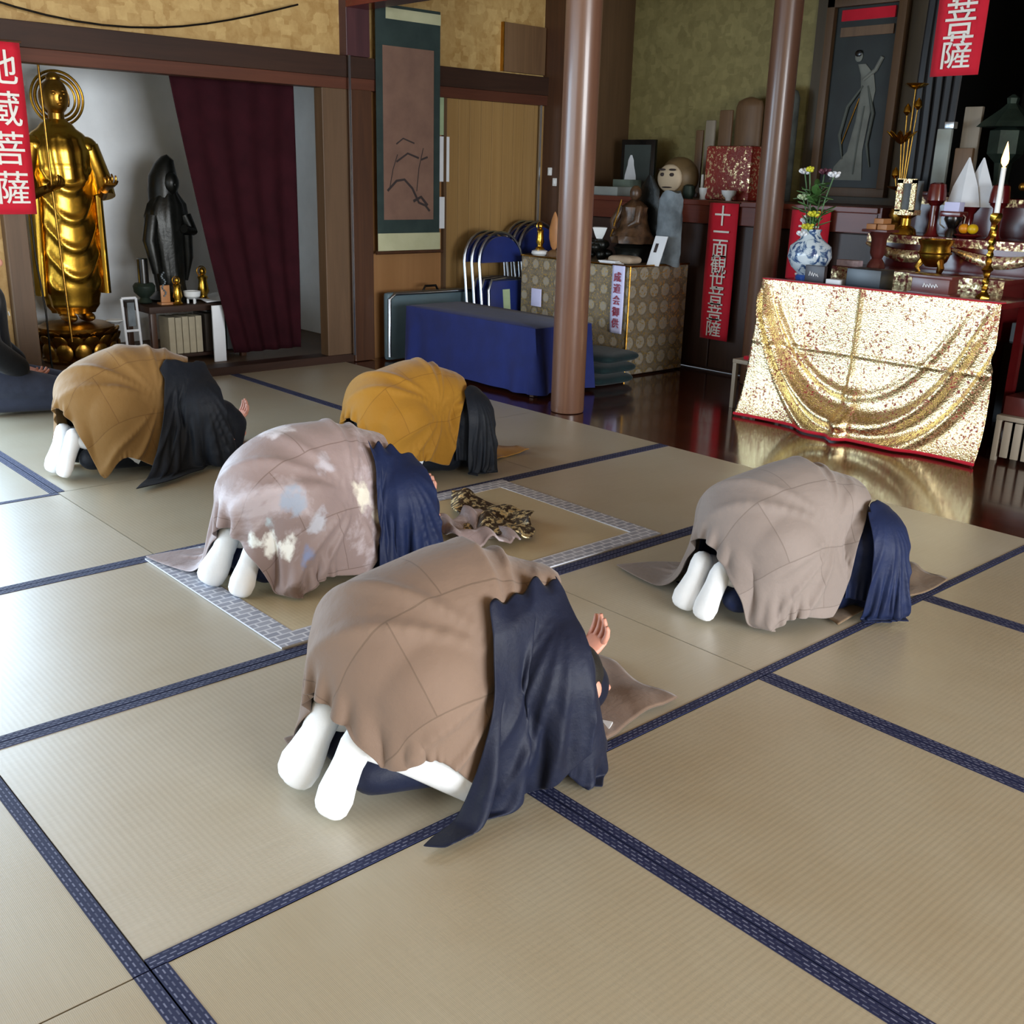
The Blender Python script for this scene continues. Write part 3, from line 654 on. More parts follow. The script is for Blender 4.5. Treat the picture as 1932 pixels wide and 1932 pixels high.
# ---------------------------------------------------------------- dark bronze hooded figure on the low table
t = thing('hooded_statue', 'dark bronze hooded temple figure standing on the low table', 'statue', (2.80, 5.72, .42)); x0, y0, z0 = 2.80, 5.72, .42
mb = MB(); R = []
for z, rx, ry, dx in ((0, .12, .11, 0), (.05, .10, .09, 0), (.12, .10, .085, -.01), (.30, .115, .09, -.015), (.48, .135, .1, -.015), (.58, .15, .10, -.01), (.66, .13, .09, 0), (.72, .085, .07, .005), (.76, .055, .06, .01)):
    R.append([(x0+dx+math.cos(2*PI*j/40)*rx*(1+.07*math.sin(9*2*PI*j/40+z*7)), y0+math.sin(2*PI*j/40)*ry*(1+.07*math.sin(9*2*PI*j/40+z*7)), z0+z) for j in range(40)])
mb.rings(R); mb.tube([(x0+.10, y0-.05, z0+.58), (x0+.13, y0-.08, z0+.48), (x0+.06, y0-.12, z0+.5)], [.05, .045, .03], 12); mb.tube([(x0-.12, y0-.03, z0+.58), (x0-.16, y0-.05, z0+.42), (x0-.13, y0-.06, z0+.2)], [.05, .05, .03], 12)
mb.tube([(x0+.11, y0-.05, z0+.46), (x0+.12, y0-.03, z0+.3), (x0+.11, y0, z0+.14)], [.04, .035, .012], 12); part('robe', mb, M_BRONZE, t)
hd = MB(); hd.ell((x0+.02, y0-.035, z0+.80), (.06, .065, .08), 20, 12); hd.tube([(x0-.005, y0+.03, z0+.66), (x0-.005, y0+.03, z0+.74), (x0, y0+.025, z0+.83), (x0+.015, y0+.015, z0+.90), (x0+.03, y0, z0+.945), (x0+.045, y0-.01, z0+.965)], [.10, .10, .098, .075, .05, .03], 18); hd.ell((x0+.022, y0-.10, z0+.79), (.01, .015, .016))
part('hooded_head', hd, M_BRONZE, t); part('base', MB().lathe([(.15, 0), (.16, .02), (.12, .05), (.11, .07)], x0, y0, z0, 28), M_BRONZE, t)
# ---------------------------------------------------------------- low table with books, and what stands on it
t = thing('low_table', 'dark wooden low table with a shelf of books beside the maroon curtain', 'table', (2.86, 5.65, .03))
part('tabletop', MB().box(2.50, 3.22, 5.44, 5.90, .375, .42, .006), M_POST_H, t)
for x, y in ((2.53, 5.47), (3.19, 5.47), (2.53, 5.87), (3.19, 5.87)): part('leg', MB().box(x-.02, x+.02, y-.02, y+.02, .03, .375, .004), M_POST, t)
part('shelf', MB().box(2.52, 3.2, 5.46, 5.88, .06, .08, .003), M_POST_H, t)
for i in range(5): B('book', 'cream-spined book, %s of the five under the low table' % ('first from the wire stand', 'second from the wire stand', 'middle one', 'second from the brown binder', 'beside the brown binder')[i], 'book', (2.655+i*.05, 2.70+i*.05, 5.50, 5.66, .08, .335-.004*(i % 2)), mat('cream_book', 'a89f88', .8), .004, 'cream books under the low table')
B('binder', 'brown binder next to the cream books', 'binder', (2.925, 2.975, 5.5, 5.68, .08, .345), mat('brown_binder', '3a332c', .6))
B('binder', 'pale green thin binder leaning under the low table', 'binder', (2.985, 3.01, 5.5, 5.68, .08, .34), mat('grey_binder', '80897f', .6), rz=.1)
B('binder', 'dark green binder under the low table', 'binder', (3.03, 3.085, 5.5, 5.68, .08, .345), mat('dark_binder', '26322f', .6))
B('book', 'wide grey book at the end of the shelf', 'book', (3.09, 3.13, 5.5, 5.68, .08, .35), mat('grey_book', '7d8286', .7))
B('signboard', 'white board standing at the end of the low table', 'board', (2.90, 2.99, 5.33, 5.345, .03, .42), M_PAPER)
t = thing('incense_burner', 'dark bronze incense burner with a tall black cylinder', 'burner', (2.57, 5.66, .42))
part('bowl', MB().lathe([(.03, 0), (.05, .01), (.03, .04), (.07, .08), (.075, .12), (.06, .14)], 2.57, 5.66, .42, 24), M_GREENB, t)
part('cylinder', MB().lathe([(.036, .13), (.036, .30), (.03, .305)], 2.57, 5.66, .42, 20), M_BLACK, t)
def figurine(loc, h, label, m=M_GILT, group=None):
    t = thing('figurine', label, 'figurine', loc, 0, group); x, y, z = loc
    part('body', MB().lathe([(r*h*.55, q*h) for r, q in ((.30, 0), (.34, .05), (.22, .1), (.2, .16), (.3, .28), (.26, .45), (.22, .6), (.27, .7), (.1, .78))], x, y, z, 16, 1, .8, lambda a, q: .1*math.sin(6*a+q*60)), m, t)
    part('head', MB().ell((x, y, z+h*.86), (h*.085, h*.09, h*.12)), m, t)
    part('halo', MB().tube([(x+math.cos(2*PI*i/20)*h*.14, y+h*.06, z+h*.86+math.sin(2*PI*i/20)*h*.14) for i in range(21)], h*.018, 6, False), m, t); return t
figurine((2.735, 5.50, .42), .19, 'small gilt figurine in front of the dark hooded figure'); figurine((2.985, 5.62, .42), .24, 'slim gilt figurine beside the white bowl on the low table')
t = thing('bead_stand', 'pale wooden stand with a hanging bead string', 'stand', (2.665, 5.54, .42)); part('board', MB().box(2.635, 2.70, 5.54, 5.555, .42, .55, .004), M_ORANGEW, t); part('foot', MB().box(2.62, 2.715, 5.51, 5.585, .42, .435, .004), M_ORANGEW, t)
bd = MB()
for i in range(14): bd.ell((2.655+.012*math.sin(i), 5.532, .48+i*.012), (.007, .007, .007), 8, 5)
part('bead_string', bd, M_STONE, t)
t = thing('footed_bowl', 'white footed bowl on the low table', 'bowl', (2.85, 5.52, .42)); part('bowl', MB().lathe([(.03, .03), (.055, .05), (.06, .085), (.052, .085), (.04, .055), (.002, .05)], 2.85, 5.52, .42, 24), M_CERAM, t)
for i in range(3): part('leg', MB().tube([(2.85+.03*math.cos(i*2.1+.5), 5.52+.03*math.sin(i*2.1+.5), .42), (2.85+.03*math.cos(i*2.1+.5), 5.52+.03*math.sin(i*2.1+.5), .46)], .008, 8), M_CERAM, t)
tag(MB().grid(lambda u, v: (2.93+u*.30, 5.46+v*.34, .432+.012*math.sin(9*u+4*v)*math.sin(5*v)+.012*u), 16, 16).build('napkin', M_PAPER), 'rumpled white cloth on the end of the low table', 'cloth').modifiers.new('t', 'SOLIDIFY').thickness = .006
t = thing('wire_stand', 'white metal frame stand beside the gilt figure', 'stand', (2.47, 5.62, .03)); fr = MB()
for p in (((2.40, 5.6, .03), (2.38, 5.6, .47)), ((2.50, 5.6, .03), (2.48, 5.6, .47)), ((2.38, 5.6, .47), (2.48, 5.6, .47)), ((2.39, 5.6, .25), (2.49, 5.6, .25))): fr.tube(p, .009, 8)
part('frame', fr, M_PAPER, t); part('panel', MB().box(2.415, 2.465, 5.595, 5.605, .28, .44, .002), M_STONE, t)
L('dish', 'small white dish at the foot of the gilt figure', 'dish', [(.03, 0), (.06, .02), (.055, .025), (.002, .012)], M_CERAM, (2.33, 5.62, .305), 20)
# ---------------------------------------------------------------- curtain, banner and wires of the left opening
def cur(u, v):
    xa = 2.65+.37*v**1.1; xb = 3.56-.01*v; return (xa+(xb-xa)*u, 5.27+(.006+.010*v)*math.sin(2*PI*(u*4.5+.3*math.sin(3*v)))+.005*math.sin(17*u), 2.02-1.93*v)
c = tag(MB().grid(cur, 90, 40).build('curtain', M_MAROON), 'dark maroon curtain hanging in the closet opening', 'curtain'); c.modifiers.new('t', 'SOLIDIFY').thickness = .004
def banner(label, plane, a0, a1, z0, z1, body, facing, size, tsp=None, m=M_RED, lm=M_LETTER, wob=.006):
    """hanging cloth banner in the plane x=.. (facing rear) or y=.. (facing the side doors)"""
    ctr = (plane, (a0+a1)/2, z0) if facing == 'rear' else ((a0+a1)/2, plane, z0)
    t = thing('banner', label, 'banner', ctr)
    def fn(u, v):
        a = a0+(a1-a0)*u; w = wob*math.sin(4*v+3*u)*v; z = z1+(z0-z1)*v
        return (plane+w, a, z) if facing == 'rear' else (a, plane+w, z)
    part('cloth', MB().grid(fn, 6, 20), m, t).modifiers.new('t', 'SOLIDIFY').thickness = .003
    part('rod', MB().tube([fn(-.04, 0), fn(1.04, 0)], .006, 8), M_POST, t)
    n = len(body); am = (a0+a1)/2; pitch = (z1-z0-.07)/n if tsp is None else tsp
    for i, ch in enumerate(body):
        z = z1-.045-pitch*(i+.5) if tsp is None else z1-.05-pitch*(i+.5)
        loc = (plane-.012-.0, am, z) if facing == 'rear' else (am, plane-.012, z)
        text('lettering', ch, size, lm, loc, FACE_REAR if facing == 'rear' else FACE_SIDE, t)
    return t
banner('red banner with white characters hanging by the gilt figure', 4.955, 1.435, 1.675, 1.05, 1.955, '地蔵菩薩', 'side', .19)
banner('long red banner with white characters below the wooden ledge', 5.715, 3.06, 3.31, .24, 1.19, '十一面観世音菩薩', 'rear', .145)
banner('red banner hanging high before the dark sanctum', 5.5, 1.40, 1.68, 1.92, 3.0, '聖観世音菩薩', 'rear', .19)
banner('red banner behind the blue and white vase', 5.70, 2.33, 2.62, .45, 1.17, '普賢菩薩', 'rear', .17)
tag(MB().tube([(1.66, 5.02, 1.1), (1.665, 5.03, .8), (1.69, 5.03, .5), (1.70, 5.06, .2), (1.72, 5.1, .04)], .006, 8).build('cable', M_BLACK), 'thin black cable hanging beside the red banner', 'cable')
tag(MB().tube([(1.2+.16*i, 4.97, 2.34-.25*math.sin(PI*min(1, (i+2)/16))+.0*i) for i in range(15)], .006, 8).build('cable', M_BLACK), 'black wire sagging across the gold wallpaper', 'cable')
# ---------------------------------------------------------------- wall between the posts: scroll, papers, sign, switches
t = thing('hanging_scroll', 'hanging scroll with a faded ink landscape in dark green silk', 'scroll', (4.32, 4.96, .76))
part('mount', MB().box(4.035, 4.595, 4.962, 4.966, .90, 2.42), M_SCROLL, t, False); part('painting', MB().box(4.09, 4.535, 4.958, 4.962, 1.0, 2.16), M_PAINT, t, False)
part('silk_band', MB().box(4.035, 4.60, 4.957, 4.962, .775, .905), M_CREAM, t, False); part('silk_band', MB().box(4.12, 4.595, 4.957, 4.962, 2.33, 2.40), M_CREAM, t, False)
part('roller', MB().tube([(4.015, 4.955, .77), (4.62, 4.955, .77)], .013, 12), M_POST, t)
ink = MB()
for p, r in ((((4.12, 1.2), (4.2, 1.27), (4.27, 1.28), (4.34, 1.22), (4.40, 1.12), (4.46, 1.10), (4.5, 1.06)), .010), (((4.14, 1.22), (4.17, 1.35), (4.21, 1.45)), .004), (((4.20, 1.40), (4.3, 1.46), (4.4, 1.43)), .008), (((4.38, 1.2), (4.40, 1.36), (4.44, 1.5)), .004), (((4.20, 1.52), (4.26, 1.56), (4.36, 1.53)), .006), (((4.35, 1.13), (4.42, 1.16), (4.48, 1.1)), .012), (((4.42, 1.42), (4.48, 1.44)), .008)):
    ink.tube([(x, 4.9578, z) for x, z in p], r, 6)
for q in ink.v: pass
ink.v = [(x, 4.9572+(y-4.9578)*.08, z) for x, y, z in ink.v]; part('ink_drawing', ink, M_INK, t)
B('notice', 'white notice sheet on the wall beside the scroll, upper one', 'notice', (4.63, 4.735, 5.024, 5.028, 1.27, 1.59), M_PAPER, 0)
B('notice', 'narrow white notice low beside the scroll', 'notice', (4.63, 4.685, 5.014, 5.018, .93, 1.16), M_PAPER, 0)
B('notice', 'pale green strip of paper high beside the scroll', 'notice', (4.62, 4.70, 5.024, 5.028, 1.60, 1.86), M_GREENP, 0)
t = thing('signboard', 'dark wooden sign board on the gold wallpaper', 'sign', (5.47, 5.0, 2.1)); part('board', MB().box(5.25, 5.69, 5.02, 5.048, 2.085, 2.43, .004), M_TABLET, t)
part('edge', MB().box(5.245, 5.252, 5.015, 5.05, 2.085, 2.43), M_GILT2, t)
for z, y in ((1.365, 4.93), (1.285, 4.87)):
    t = thing('light_switch', 'small white wall switch on the dark corner post, '+('upper' if z > 1.3 else 'lower')+' one', 'switch', (5.69, y, z)); part('plate', MB().box(5.688, 5.70, y-.02, y+.02, z-.03, z+.03, .003), M_CERAM, t); part('rocker', MB().box(5.684, 5.69, y-.008, y+.008, z-.014, z+.014, .002), M_PAPER, t)
# ---------------------------------------------------------------- folding chairs
def chair(label):
    t = thing('folding_chair', label, 'chair', (0, 0, 0), 0, 'blue folding chairs'); w, h = .215, .92
    fr = MB(); P = [(-w, 0, 0), (-w*1.02, .02, .55)]+[(-w*math.cos(PI*i/14), .035, .70+.22*math.sin(PI*i/14)) for i in range(15)]+[(w*1.02, .02, .55), (w, 0, 0)]; fr.tube(P, .0115, 8); part('frame', fr, M_SILVER, t)
    sf = MB(); q = [(-.18, -.03, .02), (-.185, -.03, .5), (-.15, -.03, .575), (0, -.03, .585), (.15, -.03, .575), (.185, -.03, .5), (.18, -.03, .02)]; sf.tube(q, .010, 8); part('rear_legs', sf, M_SILVER, t)
    bk = MB(); F = [(w*.93*math.cos(PI*i/16), .70+.19*math.sin(PI*i/16)) for i in range(17)]
    bk.rings([[(x, .02, z) for x, z in F], [(x, .048, z) for x, z in F]]); part('backrest', bk, M_CHAIRB, t)
    part('seat', MB().box(-.165, .165, -.028, -.008, .08, .565, .02), M_CHAIRB, t)
    cb = MB(); cb.tube([(-w, .0, .25), (w, .0, .25)], .008, 8); part('stretcher', cb, M_SILVER, t); return t
proto = chair('')
CH = [(4.96, 4.53, 'folded blue chair standing foremost behind the blue draped table', 0), (4.945, 4.60, 'second folded blue chair of the row behind the blue draped table', 0), (4.93, 4.67, 'folded blue chair third in the row behind the blue draped table', 0),
      (5.44, 4.62, 'folded blue chair by the door rod, foremost of the rear row', 0), (5.425, 4.69, 'folded blue chair by the door rod, second of the rear row', 0), (5.41, 4.76, 'folded blue chair by the door rod, against the striped panel', 0)]
for i, (x, y, lb, dz) in enumerate(CH):
    o = proto if i == 0 else dup(proto); o['label'] = lb; o.location = (x, y+.06, 0); o.rotation_euler = (-.06, 0, 0)
    if i >= 3: o.scale = (1, 1, 1.07)
c0 = proto
st_ = MB().box(-.035, .035, -.031, -.028, .16, .50); st_.v = [(x+.12*(z-.33)*-.35, y, z) for x, y, z in st_.v]
sk = st_.build('sticker', M_GREENP, None, False); sk.parent = c0
t = thing('folding_case', 'blue-grey folding table shut like a case with a silver rim', 'table', (4.43, 4.88, 0)); part('body', MB().box(4.035, 4.88, 4.85, 4.91, .0, .495, .03), M_CASE, t)
part('rim', MB().tube([(4.88, 4.845, .48), (4.10, 4.845, .485), (4.05, 4.845, .45), (4.045, 4.845, .03)], .014, 10), M_SILVER, t); part('handle', MB().tube([(4.38, 4.88, .49), (4.40, 4.88, .525), (4.50, 4.88, .525), (4.52, 4.88, .49)], .009, 8), M_BLACK, t)
# ---------------------------------------------------------------- blue draped table and cushions
def drape_box(x0, x1, y0, y1, z, z0, amp, k=10, corner=None, sag=0):
    n = 200; R = []
    P = []
    per = 2*((x1-x0)+(y1-y0))
    for i in range(n):
        s = per*i/n
        if s < x1-x0: P.append((x0+s, y0, 0, -1))
        elif s < x1-x0+y1-y0: P.append((x1, y0+s-(x1-x0), 1, 0))
        elif s < 2*(x1-x0)+y1-y0: P.append((x1-(s-(x1-x0)-(y1-y0)), y1, 0, 1))
        else: P.append((x0, y1-(s-2*(x1-x0)-(y1-y0)), -1, 0))
    cx, cy = (x0+x1)/2, (y0+y1)/2
    for f in (.02, .5, .97): R.append([(cx+(p[0]-cx)*f, cy+(p[1]-cy)*f, z) for p in P])
    for q in (0, .03, .1, .25, .45, .7, .9, 1):
        ring = []
        for i, p in enumerate(P):
            a = 2*PI*i/n; cr = min(abs(p[0]-x0), abs(p[0]-x1))+min(abs(p[1]-y0), abs(p[1]-y1)); cw = .25+math.exp(-(cr/.16)**2)
            d = q*(.02+amp*(.5+.5*math.sin(k*a+2*math.sin(3*a)))*cw); ring.append((p[0]+p[2]*d, p[1]+p[3]*d, z-q*(z-z0)-.006))
        R.append(ring)
    return MB().rings(R, cap=False).add([R[0][0], R[0][50], R[0][100], R[0][150]], [(0, 1, 2, 3)])
t = thing('draped_table', 'low table under a bright blue cloth before the folding chairs', 'table', (4.24, 3.9, 0)); part('tablecloth', drape_box(4.0, 4.50, 3.24, 4.58, .44, .03, .045, 14), M_BLUECL, t)
for x, y in ((4.04, 3.28), (4.46, 3.28), (4.04, 4.54), (4.46, 4.54)): part('leg', MB().box(x-.018, x+.018, y-.018, y+.018, 0, .43), M_POST, t)
def cushion(label, x, y, z, rz=0):
    mb = MB(); R = []
    for i in range(9):
        ph = -PI/2+PI*(i+.5)/9; s = abs(math.cos(ph))**.35; R.append([(math.copysign(abs(math.cos(2*PI*j/40))**.35, math.cos(2*PI*j/40))*.2*s, math.copysign(abs(math.sin(2*PI*j/40))**.35, math.sin(2*PI*j/40))*.23*s, .037+.035*math.sin(ph)) for j in range(40)])
    o = mb.rings(R).build('cushion', M_DGREEN); o.location = (x, y, z); o.rotation_euler = (0, 0, rz); return tag(o, label, 'cushion', 'dark green cushions by the round pillar')
for i, nm in enumerate(('lowest', 'middle', 'topmost')): cushion('dark green floor cushion, %s of the stack beside the brocade table' % nm, 4.75+.01*i, 3.44-.012*i, .0+.074*i, .06*i)
B('paper_bag', 'bright white card leaning on the brocade table front', 'card', (5.0, 5.012, 4.26, 4.36, .40, .53), M_LILAC, .002)
# ---------------------------------------------------------------- brocade table and what stands on it
t = thing('brocade_table', 'side altar table covered to the floor with medallion brocade', 'table', (5.34, 3.96, 0)); part('cloth', MB().box(5.03, 5.65, 3.41, 4.51, .01, .757, .008), M_CIRC, t, False)
tr = MB()
for p in (((5.026, 3.406, .01), (5.026, 3.406, .757)), ((5.026, 3.406, .76), (5.026, 4.51, .76)), ((5.026, 3.406, .76), (5.65, 3.406, .76))): tr.tube(p, .007, 6)
part('gold_trim', tr, M_GILT2, t); part('base', MB().box(5.06, 5.63, 3.44, 4.48, 0, .012), M_POST, t)
banner('narrow lilac paper banner with red characters on the brocade table', 5.012, 3.44, 3.555, .30, .765, '成道会御供', 'rear', .07, None, M_LILAC, M_LETTERR, .004)
figurine((5.15, 4.44, .80), .2, 'small gilt figurine on a white base near the door rod'); L('stand', 'white round base under the small gilt figurine', 'stand', [(.05, 0), (.065, .015), (.06, .035), (.04, .043)], M_CERAM, (5.15, 4.44, .757), 20)
t = thing('leaf_carving', 'pale orange leaf-shaped wood carving on the brocade table', 'carving', (5.2, 4.34, .757)); lf = MB()
lf.rings([[(5.20+.02*math.sin(2*PI*j/16)*w, 4.34+.055*math.cos(2*PI*j/16)*w, .80+q*.28) for j in range(16)] for q, w in ((0, .2), (.1, .6), (.3, .95), (.55, 1.0), (.8, .6), (.95, .25), (1, .05))]); part('leaf', lf, M_ORANGEW, t); part('base', MB().lathe([(.06, 0), (.05, .03), (.015, .05)], 5.2, 4.34, .757, 16), M_TABLET, t)
t = thing('seated_statue', 'dark carved seated figure beside the grey stele', 'statue', (5.42, 3.75, .757)); x0, y0, z0 = 5.42, 3.75, .757
part('base', MB().lathe([(.13, 0), (.12, .06), (.14, .1), (.1, .13)], x0, y0, z0, 24), M_BRONZE, t)
part('body', MB().lathe([(.14, .13), (.15, .18), (.1, .24), (.085, .32), (.09, .38), (.03, .43)], x0, y0, z0, 28, 1, 1.05, lambda a, z: .12*math.sin(7*a+z*30)), M_CARVED, t); part('head', MB().ell((x0, y0, z0+.475), (.042, .042, .055)), M_CARVED, t)
ar = MB(); ar.tube([(x0-.04, y0+.08, z0+.38), (x0-.08, y0+.13, z0+.27), (x0-.1, y0+.1, z0+.22)], [.03, .03, .018], 10); ar.tube([(x0-.04, y0-.08, z0+.38), (x0-.08, y0-.1, z0+.28), (x0-.1, y0-.04, z0+.25)], [.03, .03, .018], 10); part('arm', ar, M_CARVED, t)
part('flame_screen', MB().rings([[(x0+.09+.012*math.cos(2*PI*j/12), y0-.05+.14*w*math.sin(2*PI*j/12)*(1+.2*math.sin(40*q)), z0+.1+q*.5) for j in range(12)] for q, w in ((0, .6), (.2, .9), (.4, 1), (.6, .85), (.8, .6), (1, .1))]), M_BRONZE, t)
part('sword', MB().tube([(x0-.11, y0+.12, z0+.17), (x0-.09, y0+.05, z0+.43)], .006, 6), M_GILT2, t)
t = thing('dragon_carving', 'black carved dragon-like incense burner with a white bowl on its back', 'carving', (5.33, 3.99, .757)); rnd = random.Random(3); bl = MB()
for i in range(22): bl.ell((5.33+rnd.uniform(-.07, .07), 3.98+rnd.uniform(-.09, .13)+.06, .757+rnd.uniform(.03, .12)), (rnd.uniform(.03, .05), rnd.uniform(.03, .06), rnd.uniform(.025, .045)), 10, 7)
part('body', bl, M_BRONZE, t); part('bowl', MB().lathe([(.03, 0), (.05, .03), (.075, .08), (.065, .08), (.002, .03)], 5.33, 4.0, .905, 4), M_CERAM, t, False)
def stele_fn():
    mb = MB(); R = []; rnd = random.Random(5)
    for i in range(12):
        z = .757+i*.045; w = .115*(1-.1*(i/11))*(.75 if i == 11 else 1); R.append([(5.42+.035*math.cos(2*PI*j/16)*(1+rnd.uniform(-.25, .25)), 3.42+w*math.sin(2*PI*j/16)*(1+rnd.uniform(-.05, .05)), z+.01*math.sin(j)) for j in range(16)])
    return mb.rings(R)
tag(stele_fn().build('stone_stele', M_STONE), 'rough grey stone stele with a figure in relief', 'stone')
t = thing('card', 'white card with an ink mark leaning on the stele', 'card', (5.28, 3.45, .757)); cb = MB().box(-.003, .003, -.055, .055, 0, .2, .001); cb.v = [(5.27+x+.25*z, 3.42+y-.12*z, .757+z) for x, y, z in cb.v]; part('sheet', cb, M_PAPER, t)
ib = MB().box(-.002, .002, -.012, .012, .09, .15); ib.v = [(5.265+x+.25*z, 3.435+y-.12*z, .757+z) for x, y, z in ib.v]; part('ink_mark', ib, M_INK, t)
L('cylinder_candle', 'short pale candle at the corner of the brocade table', 'candle', [(.018, 0), (.018, .13), (.01, .135)], M_WAX, (5.5, 3.44, .757), 14)
cs = cushion('small cream and pink pad on the brocade table', 5.2, 3.62, .757); cs.data.materials.clear(); cs.data.materials.append(mat('cream_pad', 'a3917c', .8)); cs.scale = (.35, .5, .8); del cs['group']
for i in range(3): B('envelope', 'white envelope, %s of the small pile behind the lilac banner' % ('lowest', 'middle', 'topmost')[i], 'envelope', (5.06, 5.15, 3.58+.01*i, 3.72+.01*i, .757+.008*i, .764+.008*i), M_PAPER, 0, 'envelopes behind the lilac banner', .1*i)
# ---------------------------------------------------------------- ledge: frame, doll, tablets, wrapped box
t = thing('framed_picture', 'black framed picture with a pale figure behind the round pillar', 'picture', (6.35, 4.55, 1.2)); part('frame', MB().box(6.30, 6.33, 4.36, 4.72, 1.21, 1.63, .004), M_BLACK, t); part('picture', MB().box(6.294, 6.30, 4.40, 4.68, 1.25, 1.59), mat('dark_print', '3c4442', .4), t, False)
fg = MB().rings([[(6.290+.003*math.sin(2*PI*j/14), 4.60+w*math.cos(2*PI*j/14), 1.25+q*.26) for j in range(14)] for q, w in ((0, .07), (.4, .06), (.7, .035), (.85, .03), (1, .01))]); part('figure', fg, M_PAPER, t)
B('box', 'grey and white paper box below the framed picture', 'box', (5.80, 5.98, 4.28, 4.56, 1.20, 1.265), mat('grey_card', '8b9290', .7)); B('box', 'small green-grey box on the ledge by the framed picture', 'box', (6.0, 6.14, 4.34, 4.52, 1.20, 1.32), mat('green_card', '59665c', .7))
t = thing('round_doll', 'round pale papier-mache doll with a painted face', 'doll', (6.0, 3.84, 1.2)); part('body', MB().ell((6.0, 3.84, 1.345), (.13, .155, .15), 28, 18), mat('doll_gold', '6a5638', .5, var=.3), t)
part('face', MB().ell((5.895, 3.845, 1.34), (.04, .115, .10), 24, 14), mat('doll_face', 'b7a58a', .6, var=.08), t)
ey = MB()
for s in (1, -1): ey.ell((5.86, 3.845+s*.045, 1.365), (.012, .02, .014), 10, 7); ey.ell((5.86, 3.845+s*.05, 1.40), (.012, .034, .008), 10, 7)
ey.ell((5.866, 3.845, 1.275), (.012, .05, .006), 10, 7); part('painted_features', ey, M_INK, t)
L('candle', 'thin white candle on the ledge beside the doll', 'candle', [(.012, 0), (.011, .17), (.004, .175)], M_WAX, (6.0, 3.62, 1.20), 12)
L('cup', 'pale cup on the ledge beside the wrapped box', 'cup', [(.025, 0), (.04, .05), (.042, .08), (.036, .08), (.02, .02)], M_CERAM, (5.92, 3.53, 1.20), 18)
L('jar', 'small dark jar on the ledge behind the stele', 'jar', [(.03, 0), (.05, .04), (.04, .09), (.02, .1)], M_GREENB, (5.95, 3.70, 1.20), 18)
L('offering_bowl', 'white footed bowl standing above the long red banner', 'bowl', [(.02, 0), (.025, .02), (.05, .045), (.055, .07), (.048, .07), (.002, .035)], M_CERAM, (5.80, 3.22, 1.20), 20)
tag(MB().box(-.15, .15, -.2, .2, 0, .37, .02).build('wrapped_box', M_WRAP), 'box wrapped in red and gold brocade on the ledge', 'box').location = (6.05, 3.33, 1.2)
for i, (y, z, w) in enumerate(((3.98, 1.70, .035), (3.88, 1.77, .045), (3.74, 1.84, .06))):
    t = thing('memorial_tablet', ('slim', 'narrow', 'broad')[i]+' wooden memorial tablet in the row behind the doll', 'tablet', (6.38, y, 1.2)); part('tablet', MB().box(6.37, 6.39, y-w, y+w, 1.23, z, .01), M_TABLET2 if i == 1 else M_TABLET, t); part('foot', MB().box(6.34, 6.42, y-w*1.2, y+w*1.2, 1.2, 1.235, .006), M_POST, t)
for y, zt, r, m, lb in ((3.56, 1.93, .12, M_TABLET, 'tall round-topped wooden tablet behind the wrapped box'), (3.27, 1.99, .13, M_DSTONE, 'tall round-topped dark stone beside the round pillar')):
    tag(MB().lathe([(r, 0), (r, zt-1.2-r*.6), (r*.85, zt-1.2-r*.25), (r*.45, zt-1.2-.01), (.01, zt-1.2)], 0, 0, 0, 24, .45, 1).build('round_topped_tablet', m), lb, 'tablet').location = (6.42, y, 1.2)
# ---------------------------------------------------------------- framed figure on the boards, hanging strips
t = thing('framed_scroll', 'tall framed scroll with a pale robed figure above the red altar board', 'picture', (6.5, 2.73, 1.3)); F = MB()
for b in ((6.48, 6.54, 2.43, 2.49, 1.3, 2.55), (6.48, 6.54, 2.97, 3.03, 1.3, 2.55), (6.48, 6.54, 2.43, 3.03, 2.49, 2.55), (6.48, 6.54, 2.43, 3.03, 1.25, 1.31)): F.box(*b, .004)
part('frame', F, M_JAMB, t); part('panel', MB().box(6.52, 6.535, 2.49, 2.97, 1.31, 2.49), mat('black_green_panel', '141a17', .5, var=.4), t, False)
part('red_strip', MB().box(6.50, 6.52, 2.52, 2.92, 2.40, 2.47), M_RED, t); part('name_board', MB().box(6.505, 6.52, 2.52, 2.92, 2.30, 2.36), M_TABLET, t)
fg = MB(); fg.rings([[(6.515+.006*math.sin(2*PI*j/16), 2.73+dy+w*math.cos(2*PI*j/16), z) for j in range(16)] for z, w, dy in ((1.36, .13, .03), (1.45, .11, .02), (1.55, .06, -.02), (1.75, .05, -.05), (1.95, .055, -.07), (2.05, .05, -.05), (2.12, .03, .0))]); fg.ell((6.515, 2.76, 2.17), (.006, .03, .035)); fg.tube([(6.513, 2.70, 2.02), (6.513, 2.62, 2.08), (6.513, 2.58, 2.16)], .014, 8)
part('figure', fg, mat('pale_figure', '6d7069', .7, var=.2), t); part('ribbon', MB().tube([(6.510, 2.70, 1.98), (6.508, 2.80, 1.85), (6.508, 2.84, 1.66), (6.51, 2.80, 1.5)], [.006, .012, .012, .004], 8).tube([(6.510, 2.66, 1.98), (6.508, 2.60, 1.8), (6.508, 2.62, 1.6), (6.51, 2.58, 1.45)], [.006, .012, .01, .004], 8).tube([(6.509, 2.70, 1.4), (6.508, 2.69, 1.6), (6.508, 2.67, 1.85)], .006, 6), mat('dim_ribbon', '4c524d', .7), t)
part('hair', MB().ell((6.508, 2.762, 2.19), (.006, .028, .022)), M_BLACK, t)
part('staff', MB().tube([(6.512, 2.82, 1.6), (6.512, 2.72, 1.9)], .004, 6), M_GILT2, t)
t = thing('hanging_strips', 'dark cloth strips hanging beside the sanctum', 'drape', (6.3, 2.05, 1.25))
